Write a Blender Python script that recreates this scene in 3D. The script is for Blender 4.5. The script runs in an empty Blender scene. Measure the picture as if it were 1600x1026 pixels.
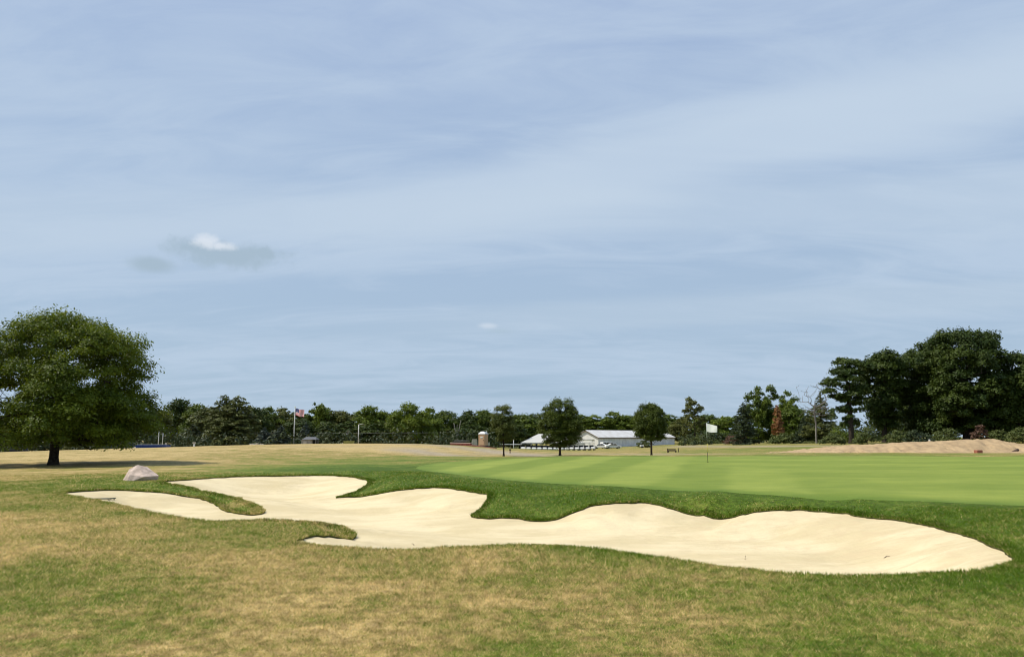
import bpy, bmesh, math, random
import numpy as np
from mathutils import Vector, Matrix
from mathutils.geometry import delaunay_2d_cdt

R = math.radians
random.seed(7)
# ------------------------------------------------------------------ scene, camera, light
SC = bpy.context.scene
COL = SC.collection
EYE = 1.6
F = 1155.0                      # focal length in photograph pixels (photo 1600 wide)
HZ = 681.0                      # horizon row
TH = math.atan((HZ - 513.0) / F)
cam_d = bpy.data.cameras.new('camera'); cam = bpy.data.objects.new('camera', cam_d); COL.objects.link(cam)
cam_d.sensor_width = 36.0; cam_d.lens = 36.0 * F / 1600.0
cam_d.clip_start = 0.1; cam_d.clip_end = 6000
cam.location = (0, 0, EYE); cam.rotation_euler = (R(90) + TH, 0, 0)
SC.camera = cam
SC.render.resolution_x = 1024; SC.render.resolution_y = 656
SC.view_settings.view_transform = 'Standard'; SC.view_settings.look = 'None'
SC.view_settings.exposure = 0.0; SC.view_settings.gamma = 1.0
try: SC.cycles.filter_width = 1.1
except Exception: pass
try: SC.view_settings.use_curve_mapping = False
except Exception: pass

SUN_EL = R(56)
SUN_AZ = math.atan2(-0.99, 0.06)          # direction towards the sun, as x = sin(az), y = cos(az)
sun_d = bpy.data.lights.new('sun', 'SUN'); sun_d.energy = 4.9; sun_d.angle = R(0.53); sun_d.color = (1.0, 0.93, 0.79)
sun = bpy.data.objects.new('sun', sun_d); COL.objects.link(sun)
sv = Vector((math.sin(SUN_AZ) * math.cos(SUN_EL), math.cos(SUN_AZ) * math.cos(SUN_EL), math.sin(SUN_EL)))
sun.rotation_euler = sv.to_track_quat('Z', 'Y').to_euler()

def ray(px, py):
    a = (px - 800.0) / F; b = (513.0 - py) / F
    return (a, math.cos(TH) - b * math.sin(TH), math.sin(TH) + b * math.cos(TH))
def at(px, py, z=None, d=None):
    """world point on the ray of a photo pixel, at height z or at depth d"""
    r = ray(px, py)
    t = (z - EYE) / r[2] if d is None else d / r[1]
    return Vector((r[0] * t, r[1] * t, EYE + r[2] * t))

# ---- node helpers
class NT:
    def __init__(s, tree): s.t = tree; s.n = tree.nodes; s.l = tree.links
    def new(s, typ, **kw):
        n = s.n.new(typ)
        for k, v in kw.items(): setattr(n, k, v)
        return n
    def put(s, sock, v):
        if isinstance(v, bpy.types.NodeSocket): s.l.new(v, sock)
        elif v is not None: sock.default_value = v
    def math(s, op, a, b=None, c=None, clamp=False):
        n = s.new('ShaderNodeMath', operation=op); n.use_clamp = clamp
        s.put(n.inputs[0], a)
        if b is not None: s.put(n.inputs[1], b)
        if c is not None: s.put(n.inputs[2], c)
        return n.outputs[0]
    def vmath(s, op, a, b=None):
        n = s.new('ShaderNodeVectorMath', operation=op); s.put(n.inputs[0], a)
        if b is not None: s.put(n.inputs[1], b)
        return n.outputs['Value'] if op in ('DOT_PRODUCT', 'LENGTH') else n.outputs[0]
    def mix(s, f, a, b, blend='MIX'):
        n = s.new('ShaderNodeMix', data_type='RGBA', blend_type=blend)
        s.put(n.inputs[0], f); s.put(n.inputs[6], a); s.put(n.inputs[7], b)
        return n.outputs[2]
    def noise(s, vec, scale, detail=4, rough=.55, dist=0.0):
        n = s.new('ShaderNodeTexNoise'); s.put(n.inputs['Vector'], vec)
        n.inputs['Scale'].default_value = scale; n.inputs['Detail'].default_value = detail
        n.inputs['Roughness'].default_value = rough; n.inputs['Distortion'].default_value = dist
        return n.outputs[0]
    def smooth(s, v, lo, hi, a=0.0, b=1.0):
        n = s.new('ShaderNodeMapRange', interpolation_type='SMOOTHSTEP'); s.put(n.inputs[0], v)
        for i, x in enumerate((lo, hi, a, b)): n.inputs[i + 1].default_value = x
        return n.outputs[0]
    def ramp(s, f, stops):
        n = s.new('ShaderNodeValToRGB'); s.put(n.inputs[0], f); e = n.color_ramp.elements
        e[0].position = stops[0][0]; e[0].color = (*stops[0][1], 1)
        e[1].position = stops[-1][0]; e[1].color = (*stops[-1][1], 1)
        for p, c in stops[1:-1]:
            q = e.new(p); q.color = (*c, 1)
        return n.outputs[0]
    def mapping(s, vec, scale=(1, 1, 1), rot=(0, 0, 0), loc=(0, 0, 0)):
        n = s.new('ShaderNodeMapping'); s.put(n.inputs[0], vec)
        n.inputs[1].default_value = loc; n.inputs[2].default_value = rot; n.inputs[3].default_value = scale
        return n.outputs[0]
    def attr(s, name):
        return s.new('ShaderNodeAttribute', attribute_name=name).outputs['Fac']

# ---- world: hazy summer sky with thin cirrus and three small cumulus puffs
W = bpy.data.worlds.new('World'); SC.world = W; W.use_nodes = True
w = NT(W.node_tree); w.n.clear()
sky = w.new('ShaderNodeTexSky', sky_type='NISHITA'); sky.sun_disc = False
sky.sun_elevation = SUN_EL; sky.sun_rotation = SUN_AZ % (2 * math.pi)
sky.altitude = 250; sky.air_density = 1.0; sky.dust_density = 1.2; sky.ozone_density = 1.6
dirv = w.new('ShaderNodeTexCoord').outputs['Generated']
sep = w.new('ShaderNodeSeparateXYZ'); w.put(sep.inputs[0], dirv)
zc = w.math('ADD', w.math('MAXIMUM', sep.outputs[2], 0.0), 0.16)
cmb = w.new('ShaderNodeCombineXYZ')
w.put(cmb.inputs[0], w.math('DIVIDE', sep.outputs[0], zc)); w.put(cmb.inputs[1], w.math('DIVIDE', sep.outputs[1], zc))
plane = cmb.outputs[0]
m1 = w.mapping(plane, scale=(0.42, 1.25, 1), rot=(0, 0, R(-20)), loc=(1.3, 0.4, 0))
c1 = w.noise(m1, 0.95, 5, .52, .5)
m2 = w.mapping(plane, scale=(0.9, 2.4, 1), rot=(0, 0, R(28)), loc=(5.1, 2.2, 0))
c2 = w.noise(m2, 1.7, 7, .62, 1.0)
cir = w.smooth(w.math('ADD', w.math('MULTIPLY', c1, .55), w.math('MULTIPLY', c2, .45)), .38, .62)
blue = w.ramp(w.math('MAXIMUM', sep.outputs[2], 0.0), [(0.0, (.355, .50, .655)), (.12, (.425, .56, .72)), (.3, (.42, .555, .745)), (.6, (.385, .505, .745)), (1.0, (.27, .40, .68))])
skyc = w.mix(1.0, sky.outputs[0], (.085, .085, .085, 1), 'MULTIPLY')
base = w.mix(.86, skyc, blue)
hazec = w.mix(w.math('MULTIPLY', cir, .62), base, (.53, .645, .79, 1))
def band(p0, p1, half, nseed, soft=.35, amp=.7, x0=None, x1=None):
    a = Vector(ray(*p0)).normalized(); b = Vector(ray(*p1)).normalized(); nn = a.cross(b).normalized(); al = (b - a).normalized()
    nz = w.noise(w.mapping(plane, scale=(.35, 1.3, 1), loc=(nseed, nseed * .7, 0)), 1.6, 5, .6, .6)
    dd = w.math('ADD', w.math('ABSOLUTE', w.math('DIVIDE', w.vmath('DOT_PRODUCT', dirv, tuple(nn)), half / F)), w.math('MULTIPLY', w.math('SUBTRACT', nz, .5), amp * 2))
    o = w.smooth(dd, soft, 1.35, 1.0, 0.0)
    if x0 is not None: o = w.math('MULTIPLY', o, w.smooth(w.vmath('DOT_PRODUCT', dirv, tuple(al)), a.dot(al) + (x0 - .25), a.dot(al) + x0 + .25))
    return o
hazec = w.mix(w.math('MULTIPLY', band((640, 330), (1500, 150), 62, 2.0, x0=-.05), .75), hazec, (.555, .665, .795, 1))
hazec = w.mix(w.math('MULTIPLY', band((100, 352), (900, 330), 48, 6.0), .50), hazec, (.545, .655, .78, 1))
hazec = w.mix(w.math('MULTIPLY', band((800, 500), (1500, 462), 26, 4.0, x0=-.1), .40), hazec, (.52, .63, .75, 1))
def blob(px, py, wx, wy, lo, hi, nscale, namp, seed):
    c = Vector(ray(px, py)).normalized(); rt = Vector((c.y, -c.x, 0)).normalized(); up = rt.cross(c)
    a = w.math('DIVIDE', w.vmath('DOT_PRODUCT', dirv, tuple(rt)), wx / F)
    b = w.math('DIVIDE', w.math('SUBTRACT', w.vmath('DOT_PRODUCT', dirv, tuple(up)), 0.0), wy / F)
    nz = w.noise(w.mapping(dirv, loc=(seed, 0, 0)), nscale, 5, .6)
    r2 = w.math('SQRT', w.math('ADD', w.math('MULTIPLY', a, a), w.math('MULTIPLY', b, b)))
    r3 = w.math('ADD', r2, w.math('MULTIPLY', w.math('SUBTRACT', nz, .5), namp))
    front = w.math('GREATER_THAN', w.vmath('DOT_PRODUCT', dirv, tuple(c)), 0.0)
    return w.math('MULTIPLY', w.smooth(r3, lo, hi, 1.0, 0.0), front)
def fmax(*a):
    o = a[0]
    for x in a[1:]: o = w.math('MAXIMUM', o, x)
    return o
grey = fmax(blob(352, 397, 84, 21, .35, 1.25, 44, 1.7, 0), blob(408, 396, 42, 12, .3, 1.2, 52, 1.7, 3), blob(305, 386, 36, 13, .3, 1.25, 52, 1.7, 5),
            blob(240, 414, 34, 12, .3, 1.3, 28, 1.0, 7))
whit = fmax(fmax(blob(322, 378, 25, 13, .25, 1.1, 60, 1.3, 1), blob(345, 384, 24, 8, .2, 1.1, 60, 1.3, 8)), w.math('MULTIPLY', blob(762, 509, 17, 5, .1, 1.3, 50, .8, 2), .55))
whit2 = w.math('MULTIPLY', blob(780, 517, 26, 5, .1, 1.3, 50, .8, 4), .35)
g1 = w.mix(w.math('MULTIPLY', grey, .95), hazec, (.385, .50, .61, 1))
g1 = w.mix(whit2, g1, (.40, .525, .62, 1))
g2 = w.mix(w.math('MULTIPLY', whit, .8), g1, (.74, .80, .88, 1))
bg = w.new('ShaderNodeBackground'); w.put(bg.inputs[0], g2); bg.inputs[1].default_value = 1.0
w.l.new(bg.outputs[0], w.new('ShaderNodeOutputWorld').inputs[0])

# ------------------------------------------------------------------ general helpers
def tag(o, label=None, cat=None, group=None, kind=None):
    if label: o['label'] = label
    if cat: o['category'] = cat
    if group: o['group'] = group
    if kind: o['kind'] = kind
    return o
def empty(name, loc, rz=0.0):
    o = bpy.data.objects.new(name, None); COL.objects.link(o); o.location = loc; o.rotation_euler = (0, 0, rz)
    o.empty_display_size = .3
    return o
def link_mesh(name, me, mat=None, parent=None):
    o = bpy.data.objects.new(name, me); COL.objects.link(o)
    if mat is not None:
        for m in (mat if isinstance(mat, (list, tuple)) else [mat]): me.materials.append(m)
    if parent is not None: o.parent = parent
    return o
def np_mesh(name, V, faces, attrs=None, smooth=False, cols=None):
    """V (n,3); faces (m,k) int array"""
    me = bpy.data.meshes.new(name); V = np.ascontiguousarray(V, dtype=np.float32); faces = np.ascontiguousarray(faces, dtype=np.int32)
    m, k = faces.shape
    me.vertices.add(len(V)); me.vertices.foreach_set('co', V.ravel())
    me.loops.add(m * k); me.loops.foreach_set('vertex_index', faces.ravel())
    me.polygons.add(m); me.polygons.foreach_set('loop_start', np.arange(0, m * k, k, dtype=np.int32))
    if attrs:
        for nm, a in attrs.items():
            at_ = me.attributes.new(nm, 'FLOAT', 'POINT'); at_.data.foreach_set('value', np.ascontiguousarray(a, dtype=np.float32))
    me.update(calc_edges=True)
    me.polygons.foreach_set('use_smooth', np.full(m, smooth, dtype=bool))
    return me
class MB:
    """collects shapes, builds ONE mesh object"""
    def __init__(s): s.v = []; s.f = []; s.m = []
    def add(s, vs, fs, mi=0):
        o = len(s.v); s.v += [tuple(v) for v in vs]; s.f += [tuple(i + o for i in f) for f in fs]; s.m += [mi] * len(fs); return s
    def box(s, c, size, rz=0, mi=0, top=1.0, bev=0.0):
        x, y, z = size[0] / 2, size[1] / 2, size[2] / 2; ca, sa = math.cos(rz), math.sin(rz)
        P = []
        if bev > 0:
            bm = bmesh.new(); bmesh.ops.create_cube(bm, size=1)
            for v in bm.verts:
                k = top if v.co.z > 0 else 1
                v.co = Vector((v.co.x * 2 * x * k, v.co.y * 2 * y * k, v.co.z * 2 * z))
            bmesh.ops.bevel(bm, geom=bm.edges[:], offset=bev, segments=2, affect='EDGES')
            vs = [v.co.copy() for v in bm.verts]; fs = [[v.index for v in f.verts] for f in bm.faces]; bm.free()
            vs = [(c[0] + a.x * ca - a.y * sa, c[1] + a.x * sa + a.y * ca, c[2] + a.z) for a in vs]
            return s.add(vs, fs, mi)
        for dz in (-z, z):
            k = top if dz > 0 else 1
            for dx, dy in ((-x, -y), (x, -y), (x, y), (-x, y)):
                P.append((c[0] + (dx * ca - dy * sa) * k, c[1] + (dx * sa + dy * ca) * k, c[2] + dz))
        return s.add(P, [(3, 2, 1, 0), (4, 5, 6, 7), (0, 1, 5, 4), (1, 2, 6, 5), (2, 3, 7, 6), (3, 0, 4, 7)], mi)
    def tube(s, pts, rad, n=8, mi=0, cap=True):
        pts = [Vector(p) for p in pts]; rad = rad if isinstance(rad, (list, tuple)) else [rad] * len(pts)
        vs = []; fs = []
        for i, p in enumerate(pts):
            d = (pts[min(i + 1, len(pts) - 1)] - pts[max(i - 1, 0)]).normalized()
            a = d.cross(Vector((0, 1, 0)) if abs(d.y) < .9 else Vector((1, 0, 0))).normalized(); b = d.cross(a)
            for k in range(n):
                t = 2 * math.pi * k / n; vs.append(p + a * math.cos(t) * rad[i] + b * math.sin(t) * rad[i])
        for i in range(len(pts) - 1):
            for k in range(n): fs.append((i * n + k, i * n + (k + 1) % n, (i + 1) * n + (k + 1) % n, (i + 1) * n + k))
        if cap: fs.append(tuple(range(n))[::-1]); fs.append(tuple(range((len(pts) - 1) * n, len(pts) * n)))
        return s.add(vs, fs, mi)
    def prism(s, poly, h, axis='y', off=0.0, mi=0):
        """poly of 2D points extruded along an axis by h, centred at off"""
        n = len(poly); vs = []
        for e in (-h / 2, h / 2):
            for a, b in poly:
                vs.append({'y': (a, off + e, b), 'x': (off + e, a, b), 'z': (a, b, off + e)}[axis])
        fs = [tuple(range(n)), tuple(range(2 * n - 1, n - 1, -1))] + [(i, i + n, (i + 1) % n + n, (i + 1) % n) for i in range(n)]
        return s.add(vs, fs, mi)
    def build(s, name, mat, parent=None, smooth=False):
        me = bpy.data.meshes.new(name); me.from_pydata(s.v, [], s.f); me.update()
        bm = bmesh.new(); bm.from_mesh(me); bmesh.ops.recalc_face_normals(bm, faces=bm.faces); bm.to_mesh(me); bm.free()
        me.polygons.foreach_set('material_index', s.m)
        if smooth: me.polygons.foreach_set('use_smooth', [True] * len(s.f))
        return link_mesh(name, me, mat, parent)
def copy_tree(o, parent=None):
    c = o.copy(); COL.objects.link(c); c.parent = parent
    for ch in [x for x in bpy.data.objects if x.parent == o]: copy_tree(ch, c)
    return c

def mat(name, col, rough=.7, metal=0.0, nscale=0, namp=.25, spec=.3, bump=0.0, bscale=20, col2=None):
    m = bpy.data.materials.new(name); m.use_nodes = True; t = NT(m.node_tree)
    b = t.n['Principled BSDF']; b.inputs['Roughness'].default_value = rough; b.inputs['Metallic'].default_value = metal
    b.inputs['Specular IOR Level'].default_value = spec
    if nscale:
        co = t.new('ShaderNodeTexCoord').outputs['Object']; nz = t.noise(co, nscale, 5, .6)
        c2 = col2 or tuple(x * (1 - namp * 1.6) for x in col)
        t.put(b.inputs[0], t.mix(t.smooth(nz, .32, .68), (*c2, 1), (*[min(1, x * (1 + (0 if col2 else namp * .4))) for x in col], 1)))
    else: b.inputs[0].default_value = (*col, 1)
    if bump:
        co = t.new('ShaderNodeTexCoord').outputs['Object']; bn = t.new('ShaderNodeBump'); bn.inputs['Strength'].default_value = bump
        bn.inputs['Distance'].default_value = .05
        t.put(bn.inputs['Height'], t.noise(co, bscale, 6, .6)); t.put(b.inputs['Normal'], bn.outputs[0])
    return m
def leaf_mat(name, dark, light, trans=.22):
    m = bpy.data.materials.new(name); m.use_nodes = True; t = NT(m.node_tree); b = t.n['Principled BSDF']
    tone = t.attr('tone'); c = t.mix(t.smooth(tone, 0, 1), (*dark, 1), (*light, 1))
    t.put(b.inputs[0], c); b.inputs['Roughness'].default_value = .55; b.inputs['Specular IOR Level'].default_value = .25
    tr = t.new('ShaderNodeBsdfTranslucent'); t.put(tr.inputs[0], t.mix(.5, c, (light[0] * 1.3, light[1] * 1.3, light[2] * .6, 1)))
    mx = t.new('ShaderNodeMixShader'); mx.inputs[0].default_value = trans
    t.l.new(b.outputs[0], mx.inputs[1]); t.l.new(tr.outputs[0], mx.inputs[2]); t.l.new(mx.outputs[0], t.n['Material Output'].inputs[0])
    return m

# ------------------------------------------------------------------ terrain
RNG = np.random.default_rng(11)
def lattice(ix, iy, seed):
    h = (ix.astype(np.int64) * 374761393 + iy.astype(np.int64) * 668265263 + seed * 1442695041) & 0x7fffffff
    h = (h ^ (h >> 13)) * 1274126177 & 0x7fffffff
    return ((h ^ (h >> 16)) & 0xffff) / 65535.0
def vnoise(x, y, seed=0):
    ix = np.floor(x); iy = np.floor(y); fx = x - ix; fy = y - iy; fx = fx * fx * (3 - 2 * fx); fy = fy * fy * (3 - 2 * fy)
    a = lattice(ix, iy, seed); b = lattice(ix + 1, iy, seed); c = lattice(ix, iy + 1, seed); d = lattice(ix + 1, iy + 1, seed)
    return (a * (1 - fx) + b * fx) * (1 - fy) + (c * (1 - fx) + d * fx) * fy
def fbm(x, y, o=4, seed=0):
    s = 0; a = .5
    for i in range(o): s = s + a * vnoise(x * 2 ** i, y * 2 ** i, seed + i); a *= .5
    return s / (1 - .5 ** o)

SAND_PX = [(96,771,-.08),(130,767,-.10),(180,765,-.15),(225,767,-.2),(270,771,-.27),(310,778,-.4),(335,787,-.5),(348,797,-.55),(370,801,-.55),(395,803,-.55),(411,801,-.52),
 (414,797,-.48),(400,789,-.42),(375,778,-.35),(330,768,-.25),(290,760,-.15),(252,753,-.05),(300,748,-.08),(360,744.5,-.08),(430,743,-.08),(500,742,-.08),(545,744,-.1),(570,749,-.15),
 (577,754,-.2),(565,763,-.3),(540,772,-.42),(525,777,-.5),(555,776,-.48),(580,773,-.38),(605,768,-.25),(640,763,-.12),(680,761,-.08),(720,765,-.1),(752,770,-.14),(762,777,-.2),
 (757,788,-.35),(742,801,-.5),(737,807,-.53),(760,809,-.52),(800,809,-.5),(825,812,-.52),(850,813,-.52),(875,808,-.45),(900,798,-.3),(925,789,-.18),(960,785,-.12),(1000,784,-.12),
 (1030,788,-.15),(1060,797,-.25),(1090,805,-.35),(1115,810,-.4),(1140,807,-.35),(1170,801,-.22),(1200,797,-.15),(1250,796,-.12),(1300,800,-.12),(1350,806,-.1),(1400,811,-.1),(1440,818,-.1),
 (1480,828,-.1),(1520,840,-.08),(1560,857,-.05),(1582,867,-.03),(1583,875,-.01),(1562,886,0),(1520,891,0),(1450,896,0),(1380,899,0),(1300,898,0),(1200,893,0),(1100,880,0),(1000,866,0),
 (930,857,0),(860,852,0),(780,852,0),(700,856,0),(620,858,0),(550,856,0),(500,851,0),(461,846,0),(475,840,-.1),(490,837,-.2),(520,837,-.3),(545,842,-.45),(554,839,-.47),(553,832,-.45),
 (535,823,-.35),(500,816,-.15),(450,813,-.05),(400,813,0),(350,815,0),(310,814,0),(270,808,0),(230,800,0),(190,791,-.02),(150,783,-.04),(120,777,-.06)]
GREEN_PX = [(650,731,.02),(680,737,.05),(720,742,.08),(800,750,.09),(900,757,.09),(1000,762,.10),(1100,767,.10),(1200,773,.09),(1340,780,.12),(1500,786,.13),(1600,790,.14),(1700,794,.16),(1900,801,.18),
 (1980,760,.35),(1900,716,.48),(1750,713.5,.5),(1600,712.5,.5),(1400,711.7,.45),(1200,712,.4),(1000,712.3,.35),(900,713,.3),(800,716,.2),(720,720,.1),(670,725,.05)]
def smooth_poly(P, step):
    """closed Catmull-Rom through world points, resampled at step metres"""
    P = [np.array(p, dtype=float) for p in P]; out = []; n = len(P)
    for i in range(n):
        a, b, c, d = P[i - 1], P[i], P[(i + 1) % n], P[(i + 2) % n]; L = np.linalg.norm(c - b); k = max(2, int(L / step))
        for j in range(k):
            t = j / k; t2 = t * t; t3 = t2 * t
            out.append(.5 * ((2 * b) + (c - a) * t + (2 * a - 5 * b + 4 * c - d) * t2 + (3 * b - a - 3 * c + d) * t3) * .85 + .15 * (b * (1 - t) + c * t))
    return np.array(out)
SANDW = [tuple(at(*p)) for p in SAND_PX]; GREENW = [tuple(at(*p)) for p in GREEN_PX]
sandP = smooth_poly(SANDW, .07); greenP = smooth_poly(GREENW, .35)
# ragged sod edge
k = np.arange(len(sandP)); nx = fbm(sandP[:, 0] * 3.5, sandP[:, 1] * 3.5, 4, 3) - .5; ny = fbm(sandP[:, 0] * 3.5, sandP[:, 1] * 3.5, 4, 9) - .5
sandP[:, 0] += nx * .16; sandP[:, 1] += ny * .20
CP = [tuple(p) for p in SANDW] + [tuple(p) for p in GREENW]
def cpz(px, py, z): CP.append(tuple(at(px, py, z=z)))
def cpd(px, py, d): CP.append(tuple(at(px, py, d=d)))
for px in (-400, 0, 400, 800, 1200, 1600, 2000): cpz(px, 1026, 0.0)
for x in (-9, -3, 3, 9): CP.append((x, -5, 0.0)); CP.append((x, 1.0, 0.0))
for a in ((-300,900,.06),(0,900,.03),(0,830,0),(150,850,.04),(300,860,.02),(450,870,0),(700,900,0),(1000,920,0),(1300,950,0),(1600,930,0),(2000,900,.05),(0,790,-.02),(0,765,-.1),(-300,765,-.1),(0,747,-.12),(-300,745,-.1),
          (60,768,-.08),(215,748,-.03),(130,757,-.06),(330,740,-.04),(450,736,0),(560,735,.05),(620,745,.08),(650,755,-.03),(780,775,-.13),(820,790,-.3),(1000,772,0),(1110,788,-.1),(1250,785,-.0),(1450,798,.06),(1600,830,.08),(1700,860,.06),(1600,805,.12),
          (1900,840,.1),(860,775,-.13),(930,771,0)): cpz(*a)
for a in ((83,726,48),(-150,726,48),(300,726,46),(430,722,50),(560,720,52),(640,716,58),(-200,712,72),(0,708.5,76),(100,704.5,80),(200,700.5,86),(300,697.5,92),(400,694.5,97),(480,693.2,100),(560,692.8,102),(640,693,104),(700,695,104),
          (780,702,96),(787,712.5,72),(875,711.5,75),(1018,712.5,72),(900,708,85),(700,710,72),(830,708,85),(1045,706,92),(1150,705,82),(930,704,150),(870,703.5,190),(820,703,190),(930,702.5,192),(1000,698,235),(940,698.5,232),(1053,694.5,262),
          (1150,697,125),(1200,692.5,165),(1120,693,190),(1260,695,110),(1330,692.5,115),(1400,690.5,115),(1500,688,115),(1600,688,115),(1800,688,115),(1300,704,70),(1450,704,70),(1600,706,66),(1800,706,66)): cpd(*a)
for px, zf, df, zb, db in ((760,.09,26,.16,44),(850,.09,24,.25,45),(950,.1,22,.32,46),(1050,.1,20.8,.37,45.5),(1150,.1,19.6,.39,44.5),(1250,.1,18.2,.41,44),(1400,.12,17,.45,43),(1550,.135,15.9,.49,43),(1750,.16,15,.5,43)):
    for q in (.12, .35, .6, .85): dd = df + (db - df) * q; CP.append(((px - 800) / F * dd, dd, zf + (zb - zf) * q))
for px, zz in ((-400, -1.9), (-100, -1.9), (100, -1.5), (240, -1.3), (350, -.9), (550, -.5), (700, -.5)): CP.append(((px - 800) / F * 140, 140, zz))
for px, zz in ((-500, -4.5), (0, -4.2), (200, -3.2), (400, -2.0), (600, -1.5), (800, -1.35), (1000, -1.35), (1150, -1.35)): CP.append(((px - 800) / F * 290, 290, zz))
for px in (1400, 1700, 2100): CP.append(((px - 800) / F * 200, 200, .6)); CP.append(((px - 800) / F * 300, 300, .2))
for px in (-700, 0, 800, 1600, 2300): CP.append(((px - 800) / F * 700, 700, -1.4)); CP.append(((px - 800) / F * 2200, 2200, -1.4))
CP = np.array(CP)
Y0 = 6.0
def uv(x, y): return np.stack([x / (y + Y0) * 2.2, np.log(y + Y0)], -1)
def _k(r2): return .5 * r2 * np.log(r2 + 1e-12)
cu = uv(CP[:, 0], CP[:, 1]); n = len(cu)
d2 = ((cu[:, None] - cu[None]) ** 2).sum(-1)
A = np.zeros((n + 3, n + 3)); A[:n, :n] = _k(d2) + np.eye(n) * 2e-5; A[:n, n] = 1; A[:n, n + 1:] = cu; A[n, :n] = 1; A[n + 1:, :n] = cu.T
# heights are solved relative to depth so far rows stay exact in angle
sol = np.linalg.solve(A, np.concatenate([CP[:, 2] / (CP[:, 1] + Y0), [0, 0, 0]]))
def H0(x, y):
    x = np.asarray(x, float); y = np.asarray(y, float); sh = x.shape; x = x.ravel(); y = y.ravel(); out = np.empty(len(x))
    for s in range(0, len(x), 20000):
        q = uv(x[s:s + 20000], y[s:s + 20000]); r2 = ((q[:, None] - cu[None]) ** 2).sum(-1)
        out[s:s + 20000] = (_k(r2) @ sol[:n] + sol[n] + q @ sol[n + 1:]) * (y[s:s + 20000] + Y0)
    return out.reshape(sh)
def HG(x, y):      # visible grass ground
    x = np.asarray(x, float); y = np.asarray(y, float)
    amp = np.clip((y + 4) / 30, .25, 1)
    return H0(x, y) + (fbm(x * .55, y * .55, 3, 5) - .5) * .05 * amp + (fbm(x * 3, y * 3, 2, 8) - .5) * .012
def hz(x, y): return float(HG(np.array([x]), np.array([y]))[0])
def inside(poly, x, y):
    out = np.zeros(len(x), bool); P = poly[:, :2]
    bb = (x > P[:, 0].min()) & (x < P[:, 0].max()) & (y > P[:, 1].min()) & (y < P[:, 1].max()); idx = np.where(bb)[0]
    for s in range(0, len(idx), 20000):
        j = idx[s:s + 20000]; X = x[j][:, None]; Y = y[j][:, None]; a = P; b = np.roll(P, -1, 0)
        c = ((a[:, 1] > Y) != (b[:, 1] > Y)) & (X < (b[:, 0] - a[:, 0]) * (Y - a[:, 1]) / (b[:, 1] - a[:, 1] + 1e-12) + a[:, 0])
        out[j] = c.sum(1) % 2 == 1
    return out
def pdist(poly, x, y):
    """distance to the outline and the index of the nearest outline vertex"""
    D = np.empty(len(x)); I = np.empty(len(x), int); P = poly[:, :2]
    for s in range(0, len(x), 8000):
        q = (x[s:s + 8000, None] - P[None, :, 0]) ** 2 + (y[s:s + 8000, None] - P[None, :, 1]) ** 2
        I[s:s + 8000] = q.argmin(1); D[s:s + 8000] = np.sqrt(q.min(1))
    return D, I
sandP[:, 2] = HG(sandP[:, 0], sandP[:, 1])

# lushness (0 straw .. 1 lush) and bare soil, laid out on the ground
LP = np.array([(0,1026,.3),(200,1000,.22),(400,1000,.22),(640,1000,.1),(800,1035,.75),(1000,1000,.45),(1200,1000,.55),(1300,965,.35),(1450,960,.75),(1600,950,.75),(1600,1026,.6),(30,925,.85),(150,935,.72),(250,930,.6),(0,965,.5),
 (100,890,.12),(0,850,.15),(300,890,.1),(450,900,.15),(600,920,.22),(700,960,.12),(900,960,.25),(1100,940,.4),(700,900,.38),(850,870,.62),(1000,890,.55),(1200,920,.6),(1400,920,.8),(1550,900,.95),(0,780,.35),(100,790,.38),(200,820,.3),
 (300,850,.3),(400,830,.85),(480,825,.85),(450,860,.35),(600,872,.42),(300,832,.5),(500,880,.3),(60,770,.6),(150,755,.65),(215,755,.72),(330,780,.5),(300,765,.7),(375,795,.05),(400,798,.1),(350,784,.3),(530,828,.3),(505,822,.5),(545,836,.25),(250,748,.6),(430,738,.8),(560,740,.92),(620,750,.98),(650,740,.95),
 (800,780,1.),(850,800,1.),(780,765,.95),(1000,775,.95),(1100,795,.85),(1200,785,1.),(1400,800,1.),(1550,830,1.),(1600,860,.95),(1600,810,.95),(0,740,.22),(150,737,.25),(300,735,.3),(0,718,.12),(200,712,.1),(400,705,.1),(500,700,.0),
 (600,705,.0),(480,716,.4),(560,722,.62),(650,722,.62),(700,716,.45),(400,725,.38),(300,722,.2),(450,712,.25),(750,705,.15),(830,702,.35),(780,698,.5),(900,706,.2),(1000,706,.15),(1100,703,.6),(1150,705,.5),(1080,697,.35),(1000,700,.25),(1200,698,.4),
 (1300,693,.4),(900,700,.4),(550,697,.0),(1450,696,.4),(850,714,.6),(1100,712,.5),(1150,709,.35),(300,700,.08),(100,707,.1)])
lw = np.array([tuple(at(p[0], p[1], z=-.1 if p[1] > 715 else 0.0)) if p[1] > 712 else tuple(at(p[0], p[1], d=min(160, 1.75 * F / (p[1] - HZ)))) for p in LP])
def lk(x, y): return np.stack([x / (y + Y0) * F / 60, np.log(y + Y0) / .085], -1)
lku = lk(lw[:, 0], lw[:, 1])
def lush(x, y):
    out = np.empty(len(x))
    for s in range(0, len(x), 20000):
        q = lk(x[s:s + 20000], y[s:s + 20000]); d = ((q[:, None] - lku[None]) ** 2).sum(-1); d = d - d.min(1, keepdims=True) * .98
        ww = np.exp(-d * .5) ; out[s:s + 20000] = (ww @ LP[:, 2]) / ww.sum(1)
    return out
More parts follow.
